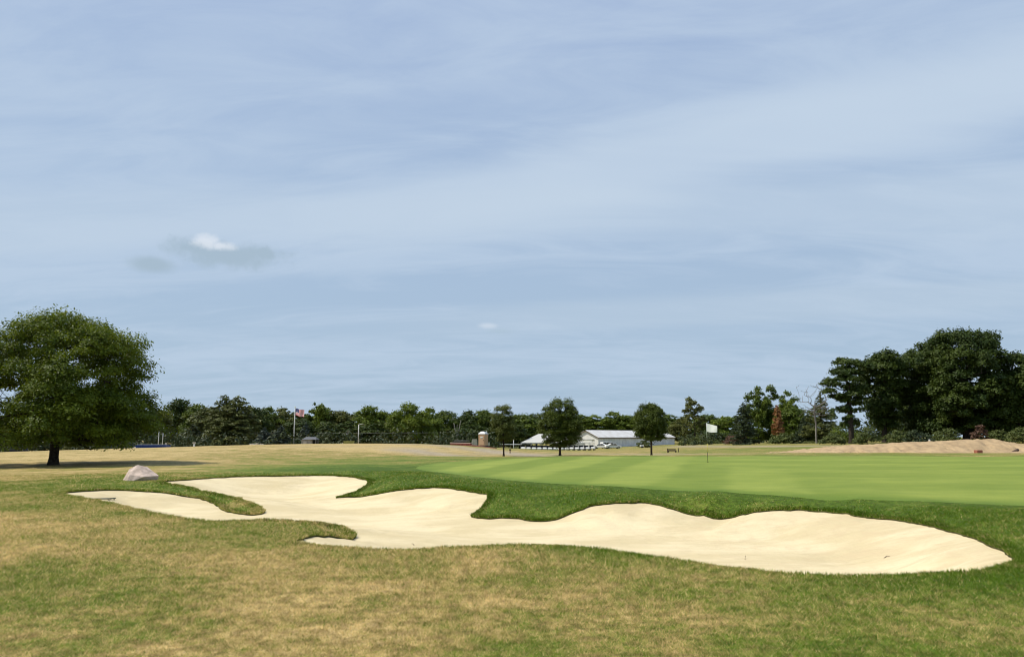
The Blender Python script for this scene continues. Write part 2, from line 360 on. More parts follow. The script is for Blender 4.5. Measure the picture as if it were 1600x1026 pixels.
PATHS = [([(600,693.4),(640,693.6),(700,695.2)], 104, 1.6, .8), ([(640,703),(668,707),(705,711)], 82, 3.2, .9), ([(700,696.5),(735,700),(780,706),(845,712)], 92, 3.6, .95), ([(630,699),(655,702)], 92, 3.5, .5),
         ([(1050,696.8),(1150,697.2),(1250,697),(1330,695.5)], 118, 4.0, .7), ([(760,709.5),(860,708.5),(1020,709),(1140,709.5)], 80, 3.4, .5), ([(480,697),(600,697.5)], 92, 4, .25)]
def bare(x, y):
    b = np.zeros(len(x))
    for pts, d, wd, st in PATHS:
        P = [at(p[0], p[1], d=d) for p in pts]
        for i, p in enumerate(pts):      # depth that puts the path on the ground it crosses
            for _ in range(25):
                q = at(p[0], p[1], d=P[i].y); e = H0(np.array([q.x]), np.array([q.y]))[0] - q.z; P[i] = at(p[0], p[1], d=max(45, min(190, q.y - e * 14)))
        for a, c in zip(P[:-1], P[1:]):
            ab = np.array([c.x - a.x, c.y - a.y]); t = np.clip(((x - a.x) * ab[0] + (y - a.y) * ab[1]) / (ab @ ab + 1e-9), 0, 1)
            dd = np.hypot(x - a.x - t * ab[0], y - a.y - t * ab[1]) + (fbm(x * .6, y * .3, 3, 21) - .5) * wd * 1.0
            b = np.maximum(b, st * np.clip(1.25 - dd / wd, 0, 1))
    return b
# triangulate in (u, log depth) with the two outlines as constraints
NU, NV = 250, 330
uu = np.linspace(-2.9, 2.9, NU); vv = np.concatenate([np.linspace(math.log(.6), math.log(9), 24)[:-1], np.linspace(math.log(9), math.log(90), 230), np.linspace(math.log(90), math.log(2300), 80)[1:]])
UU, VV = np.meshgrid(uu, vv); UU = UU + RNG.uniform(-.3, .3, UU.shape) * (uu[1] - uu[0]) * (np.abs(UU) < 2.85)
gp = np.stack([UU.ravel(), VV.ravel()], -1)
su = uv(sandP[:, 0], sandP[:, 1]); gu = uv(greenP[:, 0], greenP[:, 1])
pts = [Vector(p) for p in su] + [Vector(p) for p in gu] + [Vector(p) for p in gp]
ns, ng = len(su), len(gu)
edges = [(i, (i + 1) % ns) for i in range(ns)] + [(ns + i, ns + (i + 1) % ng) for i in range(ng)]
tv, te, tf, ov, oe, of = delaunay_2d_cdt(pts, edges, [], 0, 1e-6)
tv = np.array([tuple(v) for v in tv]); tf = np.array([f for f in tf])
WY = np.exp(tv[:, 1]) - Y0; WX = tv[:, 0] / 2.2 * (WY + Y0)
cx = WX[tf].mean(1); cy = WY[tf].mean(1)
in_s = inside(sandP, cx, cy); in_g = inside(greenP, cx, cy) & ~in_s
def sub(mask, zf, name, extra=None, material=None):
    f = tf[mask]; u, inv = np.unique(f, return_inverse=True); x = WX[u]; y = WY[u]
    me = np_mesh(name, np.stack([x, y, zf(x, y)], -1), inv.reshape(-1, 3), {k: g(x, y) for k, g in (extra or {}).items()}, smooth=True)
    return link_mesh(name, me, material)
LIP = .03
def sandz(x, y):
    D, I = pdist(sandP, x, y); e = sandP[I, 2]
    back = np.clip((e + .0) / -.05, 0, 1)
    wd = 1.2 + 1.6 * np.clip((y - 9) / 8, 0, 1)
    t = np.clip(D / wd, 0, 1); t = t * t * (3 - 2 * t) * .6 + t * .4
    floor = -.66 + .10 * np.clip((x - 0) / 9, 0, 1) + (fbm(x * .25, y * .25, 3, 31) - .5) * .12
    z = (e - LIP) * (1 - t) + np.minimum(floor, e - LIP - .03) * t
    return z + (fbm(x * 1.1, y * 1.6, 3, 41) - .5) * .05 * np.clip(D / .5, 0, 1) + (fbm(x * 4, y * 4, 2, 43) - .5) * .012 * np.clip(D / .3, 0, 1)

# ---- ground colour: shared by the ground and the grass blades
GRP = bpy.data.node_groups.new('turf_colour', 'ShaderNodeTree')
for nm, ty in (('Lush', 'NodeSocketFloat'), ('Bare', 'NodeSocketFloat'), ('Rnd', 'NodeSocketFloat')): GRP.interface.new_socket(nm, in_out='INPUT', socket_type=ty)
GRP.interface.new_socket('Color', in_out='OUTPUT', socket_type='NodeSocketColor')
g = NT(GRP); gi = g.new('NodeGroupInput'); go = g.new('NodeGroupOutput')
pos = g.new('ShaderNodeNewGeometry').outputs['Position']; pxy = g.mapping(pos, scale=(1, 1, 0))
n1 = g.noise(pxy, .55, 6, .6, .3); n2 = g.noise(pxy, 2.6, 5, .6, .2); n3 = g.noise(pxy, 14, 3, .6); n4 = g.noise(g.mapping(pxy, scale=(.35, 1, 1), rot=(0, 0, R(8))), .16, 4, .55)
v = g.math('ADD', gi.outputs[0], g.math('MULTIPLY', g.math('SUBTRACT', n1, .5), 1.45))
v = g.math('ADD', v, g.math('MULTIPLY', g.math('SUBTRACT', n2, .5), 1.0)); v = g.math('ADD', v, g.math('MULTIPLY', g.math('SUBTRACT', n3, .5), .8))
v = g.math('ADD', v, g.math('MULTIPLY', g.math('SUBTRACT', n4, .5), .7)); v = g.math('ADD', v, gi.outputs[2])
col = g.ramp(v, [(0.0, (.76, .59, .29)), (.25, (.51, .395, .155)), (.5, (.285, .32, .062)), (.75, (.170, .260, .030)), (1.0, (.095, .175, .011))])
dn = g.noise(pxy, 1.3, 5, .65)
soil = g.mix(g.smooth(dn, .35, .65), (.44, .37, .28, 1), (.60, .52, .42, 1))
n5 = g.noise(pxy, 6.5, 4, .65); col = g.mix(g.smooth(n5, .34, .62), g.mix(1.0, col, (.66, .64, .60, 1), 'MULTIPLY'), g.mix(1.0, col, (1.1, 1.1, 1.08, 1), 'MULTIPLY'))
g.put(go.inputs[0], g.mix(gi.outputs[1], col, soil))
def turf_material(name, blades):
    m = bpy.data.materials.new(name); m.use_nodes = True; t = NT(m.node_tree); b = t.n['Principled BSDF']
    gn = t.new('ShaderNodeGroup'); gn.node_tree = GRP; t.put(gn.inputs[0], t.attr('lush')); t.put(gn.inputs[1], t.attr('bare'))
    b.inputs['Roughness'].default_value = .8; b.inputs['Specular IOR Level'].default_value = .15
    if blades:
        t.put(gn.inputs[2], t.attr('rnd')); t.put(b.inputs[0], gn.outputs[0])
        tr = t.new('ShaderNodeBsdfTranslucent'); t.put(tr.inputs[0], gn.outputs[0]); mx = t.new('ShaderNodeMixShader'); mx.inputs[0].default_value = .42
        t.l.new(b.outputs[0], mx.inputs[1]); t.l.new(tr.outputs[0], mx.inputs[2]); t.l.new(mx.outputs[0], t.n['Material Output'].inputs[0])
    else:
        gn.inputs[2].default_value = 0.0
        ps = t.new('ShaderNodeNewGeometry').outputs['Position']
        fine = t.noise(ps, 30, 4, .7); c = t.mix(t.smooth(fine, .3, .7), t.mix(1.0, gn.outputs[0], (.40, .40, .36, 1), 'MULTIPLY'), t.mix(1.0, gn.outputs[0], (.80, .77, .70, 1), 'MULTIPLY'))  # ground colour darkened in flecks, painting the shade down between blades
        t.put(b.inputs[0], c)
        bn = t.new('ShaderNodeBump'); bn.inputs['Strength'].default_value = .6; bn.inputs['Distance'].default_value = .06
        t.put(bn.inputs['Height'], t.math('ADD', t.noise(ps, 9, 6, .75), t.noise(ps, 1.1, 5, .6))); t.put(b.inputs['Normal'], bn.outputs[0])
    return m
M_turf = turf_material('turf', False); M_blade = turf_material('grass_blades', True)
# putting green: mower stripes
M_green = bpy.data.materials.new('putting_green'); M_green.use_nodes = True; t = NT(M_green.node_tree); b = t.n['Principled BSDF']
ps = t.new('ShaderNodeNewGeometry').outputs['Position']
def stripes(rot, width, off=0.0):
    q = t.new('ShaderNodeSeparateXYZ'); t.put(q.inputs[0], t.mapping(ps, rot=(0, 0, rot)))
    xx = t.math('ADD', q.outputs[0], t.math('MULTIPLY', t.noise(ps, .25, 2, .5), .9))
    return t.smooth(t.math('SINE', t.math('MULTIPLY', xx, math.pi / width)), -.45, .45)
s1 = stripes(R(17), 2.2); s2 = t.mix(.55, stripes(R(-72), 2.6), (.5, .5, .5, 1))
sx = t.new('ShaderNodeSeparateXYZ'); t.put(sx.inputs[0], ps)
st = t.mix(t.smooth(sx.outputs[0], 6, 13), s1, s2)
ca = t.mix(st, (.158, .215, .028, 1), (.218, .270, .044, 1))
edn = t.math('ADD', t.attr('edge'), t.math('MULTIPLY', t.math('SUBTRACT', t.noise(ps, 1.2, 4, .6), .5), .9)); ca = t.mix(t.smooth(edn, .1, 1.1, .75, 0), ca, (.10, .165, .018, 1))
nz = t.noise(t.mapping(ps, scale=(.6, 1, 1)), .8, 6, .65); ca = t.mix(t.smooth(nz, .3, .7), t.mix(1.0, ca, (.84, .87, .8, 1), 'MULTIPLY'), t.mix(1.0, ca, (1.1, 1.06, 1.1, 1), 'MULTIPLY'))
nz = t.noise(ps, 40, 3, .7); ca = t.mix(t.smooth(nz, .3, .7), t.mix(1.0, ca, (.85, .85, .85, 1), 'MULTIPLY'), t.mix(1.0, ca, (1.08, 1.08, 1.08, 1), 'MULTIPLY'))
t.put(b.inputs[0], ca); b.inputs['Roughness'].default_value = .75; b.inputs['Specular IOR Level'].default_value = .15
bn = t.new('ShaderNodeBump'); bn.inputs['Strength'].default_value = .3; bn.inputs['Distance'].default_value = .02; t.put(bn.inputs['Height'], t.noise(ps, 25, 4, .7)); t.put(b.inputs['Normal'], bn.outputs[0])
# sand
M_sand = bpy.data.materials.new('bunker_sand'); M_sand.use_nodes = True; t = NT(M_sand.node_tree); b = t.n['Principled BSDF']
ps = t.new('ShaderNodeNewGeometry').outputs['Position']
a1 = t.noise(t.mapping(ps, scale=(.45, 1, 1), rot=(0, 0, R(6))), .9, 6, .6, .4); a2 = t.noise(ps, 60, 3, .7)
c = t.mix(t.smooth(a1, .36, .66), (.565, .475, .295, 1), (.675, .58, .385, 1)); c = t.mix(t.smooth(a2, .25, .75), t.mix(1.0, c, (.93, .92, .9, 1), 'MULTIPLY'), c)
a3 = t.noise(t.mapping(ps, scale=(.25, 2.2, 1), rot=(0, 0, R(-9))), 2.2, 5, .7, .6); c = t.mix(t.smooth(a3, .56, .70, 0, .42), c, (.46, .365, .235, 1))
sxy = t.new('ShaderNodeSeparateXYZ'); t.put(sxy.inputs[0], ps); a4 = t.noise(ps, 1.4, 6, .7, .8)
c = t.mix(t.math('MULTIPLY', t.smooth(sxy.outputs[0], 0, 7), t.smooth(a4, .46, .64, 0, .55)), c, (.53, .42, .265, 1))
fl_ = t.noise(ps, 38, 2, .5); c = t.mix(t.smooth(fl_, .74, .78, 0, .7), c, (.16, .12, .07, 1))
t.put(b.inputs[0], c); b.inputs['Roughness'].default_value = .95; b.inputs['Specular IOR Level'].default_value = .1
bn = t.new('ShaderNodeBump'); bn.inputs['Strength'].default_value = .65; bn.inputs['Distance'].default_value = .06
rk = t.noise(t.mapping(ps, scale=(.5, 9, 1), rot=(0, 0, R(12))), 2.0, 4, .6, 1.2)
t.put(bn.inputs['Height'], t.math('ADD', t.math('MULTIPLY', rk, .5), t.math('ADD', t.noise(ps, 3.2, 5, .6), t.math('MULTIPLY', a2, .12)))); t.put(b.inputs['Normal'], bn.outputs[0])

tag(sub(~in_s & ~in_g, HG, 'ground', {'lush': lush, 'bare': bare}, M_turf), kind='structure')
tag(sub(in_g, HG, 'putting_green', {'edge': lambda x, y: pdist(greenP, x, y)[0]}, M_green), kind='structure')
tag(sub(in_s, sandz, 'bunker_sand', None, M_sand), kind='structure')
# sod lip round the bunker (turf wall from the grass edge down below the sand)
z0 = sandP[:, 2]
Vl = np.concatenate([np.stack([sandP[:, 0], sandP[:, 1], z0], -1), np.stack([sandP[:, 0], sandP[:, 1], z0 - LIP - .05], -1)]); i = np.arange(ns); j = (i + 1) % ns
M_lip = mat('sod_edge', (.10, .10, .035), .9, nscale=9, namp=.4, bump=.6, bscale=40, spec=.1)
tag(link_mesh('sod_edge', np_mesh('sod_edge', Vl, np.stack([i, j, j + ns, i + ns], -1), smooth=True), M_lip), kind='structure')

# ---- grass blades (stuff)
def blades(name, x, y, h, wd, lean=None, leanamt=.5, zoff=0.0, lushadd=0.0):
    N = len(x); z = HG(x, y) + zoff; L = lush(x, y) + lushadd; B = bare(x, y) if y.max() > 40 else np.zeros(N)
    a = RNG.uniform(0, 2 * np.pi, N); tx, ty = np.cos(a), np.sin(a)
    la = RNG.uniform(0, 2 * np.pi, N); lx = np.cos(la) * h * leanamt; ly = np.sin(la) * h * leanamt
    if lean is not None: lx = lx * .5 + lean[:, 0] * h; ly = ly * .5 + lean[:, 1] * h
    V = np.empty((N, 3, 3)); V[:, 0] = np.stack([x - tx * wd, y - ty * wd, z - .005], -1); V[:, 1] = np.stack([x + tx * wd, y + ty * wd, z - .005], -1)
    V[:, 2] = np.stack([x + lx, y + ly, z + h], -1)
    rnd = np.repeat(RNG.normal(0, .34, N) - .35 * (RNG.random(N) < .15), 3)
    o = link_mesh(name, np_mesh(name, V.reshape(-1, 3), np.arange(N * 3).reshape(-1, 3), {'lush': np.repeat(L, 3), 'bare': np.repeat(B, 3), 'rnd': rnd}), M_blade)
    return o
def scatter(N, ymin, ymax, edge=.78):
    # density ~ 1/depth^2 so blades look evenly dense
    y = np.exp(RNG.uniform(math.log(ymin), math.log(ymax), N)); x = RNG.uniform(-edge, edge, N) * (y + .6)
    ok = ~inside(sandP, x, y) & ~inside(greenP, x, y); return x[ok], y[ok]
x, y = scatter(900000, 4.2, 34)
sc = y / 6.0
gd, _g = pdist(greenP, x, y); h = (.010 + .020 * RNG.random(len(x))) * np.clip((gd - .1) / 1.3, .3, 1) * np.clip(sc, .8, 1.6) * (.75 + .5 * fbm(x * 1.3, y * 1.3, 3, 77))
o = blades('grass', x, y, h, .0028 * np.clip(sc, .9, 4), leanamt=1.2); tag(o, 'short patchy turf, straw brown to green, around the sand bunker', 'grass', kind='stuff')
# longer fringe hanging over the bunker edge
E = sandP; nE = len(E); nb = 60000; ii = RNG.integers(0, nE, nb); tn = np.roll(E, -1, 0)[:, :2] - np.roll(E, 1, 0)[:, :2]; tn /= np.linalg.norm(tn, axis=1, keepdims=True) + 1e-9
area = 0.5 * np.sum(E[:, 0] * np.roll(E[:, 1], -1) - np.roll(E[:, 0], -1) * E[:, 1]); sgn = 1 if area > 0 else -1
nrm = np.stack([-tn[:, 1], tn[:, 0]], -1) * sgn          # towards the sand
off = np.abs(RNG.normal(0, .10, nb)); x = E[ii, 0] + tn[ii, 0] * RNG.uniform(-.05, .05, nb) - nrm[ii, 0] * off; y = E[ii, 1] + tn[ii, 1] * RNG.uniform(-.05, .05, nb) - nrm[ii, 1] * off
tall = fbm(x * 2.2, y * 2.2, 3, 91); hh = (.022 + .045 * RNG.random(nb) * tall * 1.6) * np.clip(y / 14, .8, 1.15)
ok = ~inside(sandP, x, y); x, y, hh = x[ok], y[ok], hh[ok]; ln = nrm[ii][ok] * RNG.uniform(-.1, .9, ok.sum())[:, None]
tag(blades('bunker_fringe_grass', x, y, hh, .004 * np.clip(y / 6, .9, 4), ln, .6, lushadd=.04), 'longer green grass fringe hanging over the bunker edge', 'grass', kind='stuff')

# ------------------------------------------------------------------ trees
def tubes(segs, n=5):
    """segs: list of (p0, p1, r0, r1) -> vertices, quads"""
    S = len(segs); P0 = np.array([s[0] for s in segs]); P1 = np.array([s[1] for s in segs]); r0 = np.array([s[2] for s in segs]); r1 = np.array([s[3] for s in segs])
    d = P1 - P0; d /= np.linalg.norm(d, axis=1, keepdims=True) + 1e-9
    ref = np.where(np.abs(d[:, 2:3]) < .9, np.array([[0, 0, 1.]]), np.array([[1., 0, 0]])); a = np.cross(d, ref); a /= np.linalg.norm(a, axis=1, keepdims=True); b = np.cross(d, a)
    th = np.arange(n) * 2 * np.pi / n; c, s_ = np.cos(th), np.sin(th)
    ring = a[:, None] * c[None, :, None] + b[:, None] * s_[None, :, None]
    V = np.concatenate([P0[:, None] + ring * r0[:, None, None], P1[:, None] + ring * r1[:, None, None]], 1).reshape(-1, 3)
    k = np.arange(n); base = (np.arange(S) * 2 * n)[:, None]
    Fq = np.stack([base + k, base + (k + 1) % n, base + (k + 1) % n + n, base + k + n], -1).reshape(-1, 4)
    return V, Fq
def unit(v): return v / (np.linalg.norm(v, axis=-1, keepdims=True) + 1e-9)
def leaf_quads(pos, nor, size, tone, rng, aspect=.62):
    N = len(pos); t = unit(np.cross(nor, unit(rng.normal(size=(N, 3))))); b = np.cross(nor, t); s_ = size * rng.uniform(.6, 1.35, N); s_ = s_[:, None]
    V = np.stack([pos - t * s_, pos - b * s_ * aspect + t * s_ * .1, pos + t * s_, pos + b * s_ * aspect + t * s_ * .1], 1)
    V[:, 2] += nor * s_ * -.25; V[:, 0] += nor * s_ * -.15
    return V.reshape(-1, 3), np.arange(N * 4).reshape(-1, 4), np.repeat(tone, 4)
def skeleton(clumps, trunk, rng, rtip=.03, rbase=.3, jit=.12):
    """join clump centres to a trunk polyline; returns segments with pipe-model radii"""
    nodes = [np.array(p, float) for p in trunk]; par = [-1] + list(range(len(trunk) - 1)); order = np.argsort(np.linalg.norm(clumps - nodes[-1], axis=1) * .6 + np.abs(clumps[:, 2] - nodes[-1][2]) * .1)
    n0 = max(1, len(trunk) // 3)
    for ci in order:
        c = clumps[ci]; P = np.array(nodes[n0:]); d = np.linalg.norm(P - c, axis=1) + np.clip(P[:, 2] - c[2] + .25 * np.hypot(P[:, 0] - c[0], P[:, 1] - c[1]), 0, None) * 1.6
        j = int(d.argmin()) + n0; a = nodes[j]; L = np.linalg.norm(c - a); kk = max(2, min(4, int(L / .8))); prev = j
        for q in range(1, kk + 1):
            t_ = q / kk; p = a * (1 - t_) + c * t_ + (rng.normal(size=3) * jit * L * (t_ < 1)); p[2] += -math.sin(t_ * math.pi) * L * .07
            nodes.append(p); par.append(prev); prev = len(nodes) - 1
    n_ = len(nodes); ch = [0] * n_
    for i_ in range(n_ - 1, 0, -1):
        if ch[i_] == 0: ch[i_] = rtip ** 2.4
        ch[par[i_]] += ch[i_]
    r = np.array([c ** (1 / 2.4) for c in ch]); r = rtip + (r - rtip) * (rbase - rtip) / max(r[0] - rtip, 1e-6); r = np.clip(r, rtip * .6, None)
    return [(nodes[par[i_]], nodes[i_], r[par[i_]] if par[i_] < len(trunk) and i_ < len(trunk) else min(r[par[i_]], r[i_] * 1.25), r[i_]) for i_ in range(1, n_)]
def broad_tree(name, H, prof, trunk_r, fork=.3, nclump=90, cr=.7, nleaf=9000, lsize=.1, leafm=None, barkm=None, seed=1, flat=.6, depth=1.0, shell=.55, lean=0.0, leafup=.5, bald=.0):
    """prof: [(height fraction, left half width, right half width)] of the crown; x is width, y depth"""
    rng = np.random.default_rng(seed); T = np.array(prof); t0, t1 = T[0, 0], T[-1, 0]
    lw_ = lambda t: np.interp(t, T[:, 0], T[:, 1]); rw_ = lambda t: np.interp(t, T[:, 0], T[:, 2])
    C = []; tries = 0; md = cr * .95
    while len(C) < nclump and tries < 30000:
        tries += 1; t = rng.uniform(t0, t1); wl, wr = lw_(t), rw_(t)
        if rng.random() > (wl + wr) / (T[:, 1] + T[:, 2]).max(): continue
        a = rng.uniform(0, 2 * np.pi); rad = rng.random() ** (.5 if rng.random() < .35 else shell * .35)
        x = math.cos(a); hw = wr if x > 0 else wl; hw = max(hw - cr * .6, .05); x = x * hw * rad; y = math.sin(a) * rad * max((wl + wr) / 2 * depth - cr * .6, .05)
        p = np.array([x, y, t * H])
        if C and min(np.linalg.norm((np.array(C) - p) * np.array([1, 1, 1.35]), axis=1)) < md: md *= .9985; continue
        C.append(p)
    C = np.array(C); k = len(C)
    fz = fork * H; top = np.array([lean, 0, t0 * H + (t1 - t0) * H * .62]); tk = [np.array([0, 0, -.3]), np.array([0, 0, fz * .35])] + [np.array([lean * q + rng.normal() * .05 * H * .06, rng.normal() * .004 * H, fz * .35 + (top[2] - fz * .35) * q]) for q in (.25, .45, .65, .85, 1)]
    segs = skeleton(C, tk, rng, rtip=max(.012, trunk_r * .05), rbase=trunk_r)
    s0 = segs[0]; V, Fq = tubes(segs, 6); fl = [(np.array([0, 0, -.3]), np.array([0, 0, .05 + trunk_r * .4]), trunk_r * 1.7, trunk_r * 1.25), (np.array([0, 0, .05 + trunk_r * .4]), np.array([0, 0, .1 + trunk_r * 1.6]), trunk_r * 1.25, trunk_r * 1.0)]
    V2, F2 = tubes(fl, 10); Fq = np.concatenate([Fq, F2 + len(V)]); V = np.concatenate([V, V2])
    trunk_me = np_mesh('trunk', V, Fq, smooth=True)
    crs = cr * rng.uniform(.5, 1.45, k); keep = rng.random(k) > bald; ctone = rng.uniform(.1, .9, k)
    wts = np.where(keep, crs ** 2, 0.0); ci = rng.choice(k, nleaf, p=wts / wts.sum()); d = unit(rng.normal(size=(nleaf, 3))); d[:, 2] = np.where(d[:, 2] < -.25, -d[:, 2] * .6, d[:, 2]); r = rng.uniform(.35, 1.0, nleaf) ** .6
    lob = 1 + .28 * np.sin(d[:, 0] * 5 + ci) * np.cos(d[:, 1] * 4 + ci * 1.7)
    pos = C[ci] + d * (crs[ci] * r * lob)[:, None] * np.array([1, 1, flat]); pos += rng.normal(size=pos.shape) * cr * .06
    nor = unit(d * .8 + np.array([0, 0, leafup]) + rng.normal(size=pos.shape) * .5)
    Vq, Fq, tn = leaf_quads(pos, nor, lsize, np.clip(ctone[ci] * .6 + rng.random(nleaf) * .4, 0, 1), rng)
    return trunk_me, np_mesh('crown', Vq, Fq, {'tone': tn})
def conifer(H, Rb, seed, nleaf=5000, lsize=.12, droop=.25, t0=.04, power=.85, levels=18, trunk_r=None, ragged=.2):
    rng = np.random.default_rng(seed); tr = trunk_r or H * .018
    V, Fq = tubes([(np.array([0, 0, -.3]), np.array([0, 0, H * .5]), tr * 1.2, tr * .7), (np.array([0, 0, H * .5]), np.array([0, 0, H * .98]), tr * .7, tr * .1)], 7)
    tr_me = np_mesh('trunk', V, Fq, smooth=True)
    nb = levels * 9; bt = t0 + (1 - t0) * (np.arange(nb) / nb) ** .9; ba = rng.uniform(0, 2 * np.pi, nb); bl = Rb * (1 - bt) ** power * rng.uniform(1 - ragged, 1.08, nb) + .08 * Rb * (1 - bt)
    p = bl ** 1.5; bi = rng.choice(nb, nleaf, p=p / p.sum()); s_ = rng.random(nleaf) ** .55; wd = bl[bi] * .34 * (1.15 - s_)
    side = rng.normal(size=nleaf) * wd * .6; ca, sa = np.cos(ba[bi]), np.sin(ba[bi]); rad = bl[bi] * s_
    z = bt[bi] * H - droop * rad * (1.2 - .6 * s_) + rng.normal(size=nleaf) * H * .008 - np.abs(side) * .35
    z = np.clip(z, .05, None); pos = np.stack([ca * rad - sa * side, sa * rad + ca * side, z], -1)
    nor = unit(np.stack([ca * .5, sa * .5, np.full(nleaf, .8)], -1) + rng.normal(size=(nleaf, 3)) * .45)
    Vq, Fq, tn = leaf_quads(pos, nor, lsize, np.clip(rng.random(nb)[bi] * .5 + rng.random(nleaf) * .3 + .3 * s_, 0, 1), rng, aspect=.4)
    return tr_me, np_mesh('crown', Vq, Fq, {'tone': tn})
M_bark = mat('bark', (.10, .075, .055), .9, nscale=6, namp=.4, bump=.5, bscale=25, spec=.1)
M_bark_dk = mat('dark_bark', (.055, .045, .035), .9, nscale=6, namp=.4, bump=.4, spec=.1)
M_bark_gr = mat('grey_bark', (.30, .28, .25), .9, nscale=3, namp=.4, spec=.1)
L_locust = leaf_mat('leaf_yellow_green', (.038, .072, .004), (.165, .205, .012), .28)
L_oak = leaf_mat('leaf_dark_green', (.022, .044, .006), (.066, .094, .010), .15)
L_maple = leaf_mat('leaf_deep_green', (.034, .056, .004), (.095, .125, .008), .15)
L_mid = leaf_mat('leaf_mid_green', (.045, .078, .008), (.125, .165, .014), .2)
L_olive = leaf_mat('leaf_olive', (.075, .085, .02), (.14, .15, .035), .2)
L_bright = leaf_mat('leaf_bright_green', (.065, .105, .010), (.155, .20, .018), .22)
L_spruce = leaf_mat('needles_dark', (.030, .048, .022), (.062, .085, .036), .06)
L_blue = leaf_mat('needles_blue', (.050, .075, .062), (.095, .125, .105), .06)
L_pine = leaf_mat('needles_olive', (.065, .082, .020), (.135, .15, .038), .08)
L_rust = leaf_mat('needles_rust', (.20, .085, .03), (.38, .19, .08), .1)
L_brownleaf = leaf_mat('leaf_brownish', (.045, .068, .010), (.14, .155, .03), .18)
L_under = leaf_mat('understory_leaf_shade', (.018, .032, .010), (.045, .062, .018), .08)  # leaf colour darkened to stand in for shade under the crowns
L_brush = leaf_mat('brush_green', (.055, .078, .020), (.125, .15, .04), .15)
L_redbush = leaf_mat('leaf_reddish', (.09, .05, .035), (.16, .09, .06), .15)
def plant(name, label, cat, loc, meshes, leafm, barkm, group=None, rz=0.0, sc=1.0, scale=None):
    t_ = empty(name, loc, rz); tag(t_, label, cat, group)
    if scale: t_.scale = scale
    else: t_.scale = (sc, sc, sc)
    for m_, q in zip(meshes, (barkm, leafm)):
        if not m_.materials: m_.materials.append(q)
        o = bpy.data.objects.new(m_.name.split('.')[0], m_); COL.objects.link(o); o.parent = t_
        if m_.materials[0] != q:
            o.material_slots[0].link = 'OBJECT'; o.material_slots[0].material = q
    return t_
def ground_at(px, d):
    x = (px - 800) / F * d / math.cos(TH) * 1.0
    # exact azimuth of a ground-level point seen at column px
    z_ = hz((px - 800) / F * d, d)
    for _ in range(3):
        fwd = d * math.cos(TH) + (z_ - EYE) * math.sin(TH); x = (px - 800) / F * fwd; z_ = hz(x, d)
    return Vector((x, d, z_))
def row(pt):
    f_ = pt.y * math.cos(TH) + (pt.z - EYE) * math.sin(TH); u_ = -pt.y * math.sin(TH) + (pt.z - EYE) * math.cos(TH); return 513 - F * u_ / f_
def ztop(py, d): return at(800, py, d=d).z
def m(px, d): return px / F * d          # pixels to metres at depth d

# big tree on the left
p = ground_at(83, 48); Hb = ztop(489, 48) - p.z; k = m(1, 48)
prof = [(.125, 115*k, 118*k), (.18, 160*k, 166*k), (.28, 172*k, 158*k), (.36, 172*k, 138*k), (.48, 170*k, 132*k), (.60, 160*k, 136*k), (.70, 140*k, 128*k), (.80, 112*k, 112*k), (.88, 84*k, 80*k), (.94, 64*k, 34*k), (1.0, 34*k, 4*k)]
tm, cm = broad_tree('tree', Hb, prof, .27, fork=.22, nclump=270, cr=1.02, nleaf=150000, lsize=.078, seed=12, flat=.80, depth=.95, shell=.62, leafup=.6, bald=.08)
plant('broadleaf_tree', 'large spreading broadleaf tree at the left edge, casting a long shadow on straw grass', 'tree', p, (tm, cm), L_locust, M_bark_dk)
# three young trees behind the green
def young(px, base, top, d, prof_px, seed, label, leafm, barkm, nleaf=16000, cr=.42, tr=.09, fork=.25, ncl=70, lean=0, bald=0, flat=.92):
    p = ground_at(px, d); Ht = ztop(top, d) - p.z; k = m(1, d)
    tm, cm = broad_tree('t', Ht, [(a, b_ * k, c_ * k) for a, b_, c_ in prof_px], tr, fork=fork, nclump=ncl, cr=cr, nleaf=nleaf, lsize=.06, seed=seed, flat=flat, shell=.6, lean=lean, bald=bald)
    return plant('young_tree', label, 'tree', p, (tm, cm), leafm, barkm)
young(787, 712, 637, 72, [(.30, 8, 12), (.40, 17, 23), (.55, 20, 22), (.72, 22, 15), (.88, 20, 14), (1.0, 10, 8)], 21, 'slim young tree with sparse brown tinged crown, left of the golf tent', L_brownleaf, M_bark_dk, nleaf=15000, ncl=70, cr=.40, lean=-.1)
young(875, 711, 629, 75, [(.16, 16, 12), (.24, 34, 32), (.42, 37, 38), (.6, 35, 36), (.75, 32, 32), (.9, 27, 25), (1.0, 10, 22)], 22, 'wide dark young tree standing in front of the golf carts and white tent', L_maple, M_bark, nleaf=48000, ncl=170, cr=.50, tr=.12)
young(1018, 712, 634, 72, [(.30, 14, 16), (.36, 22, 22), (.5, 26, 25), (.68, 26, 26), (.85, 23, 23), (.95, 17, 17), (1.0, 10, 10)], 23, 'round crowned young tree standing in front of the long barn', L_maple, M_bark, nleaf=40000, ncl=140, cr=.45, tr=.10)
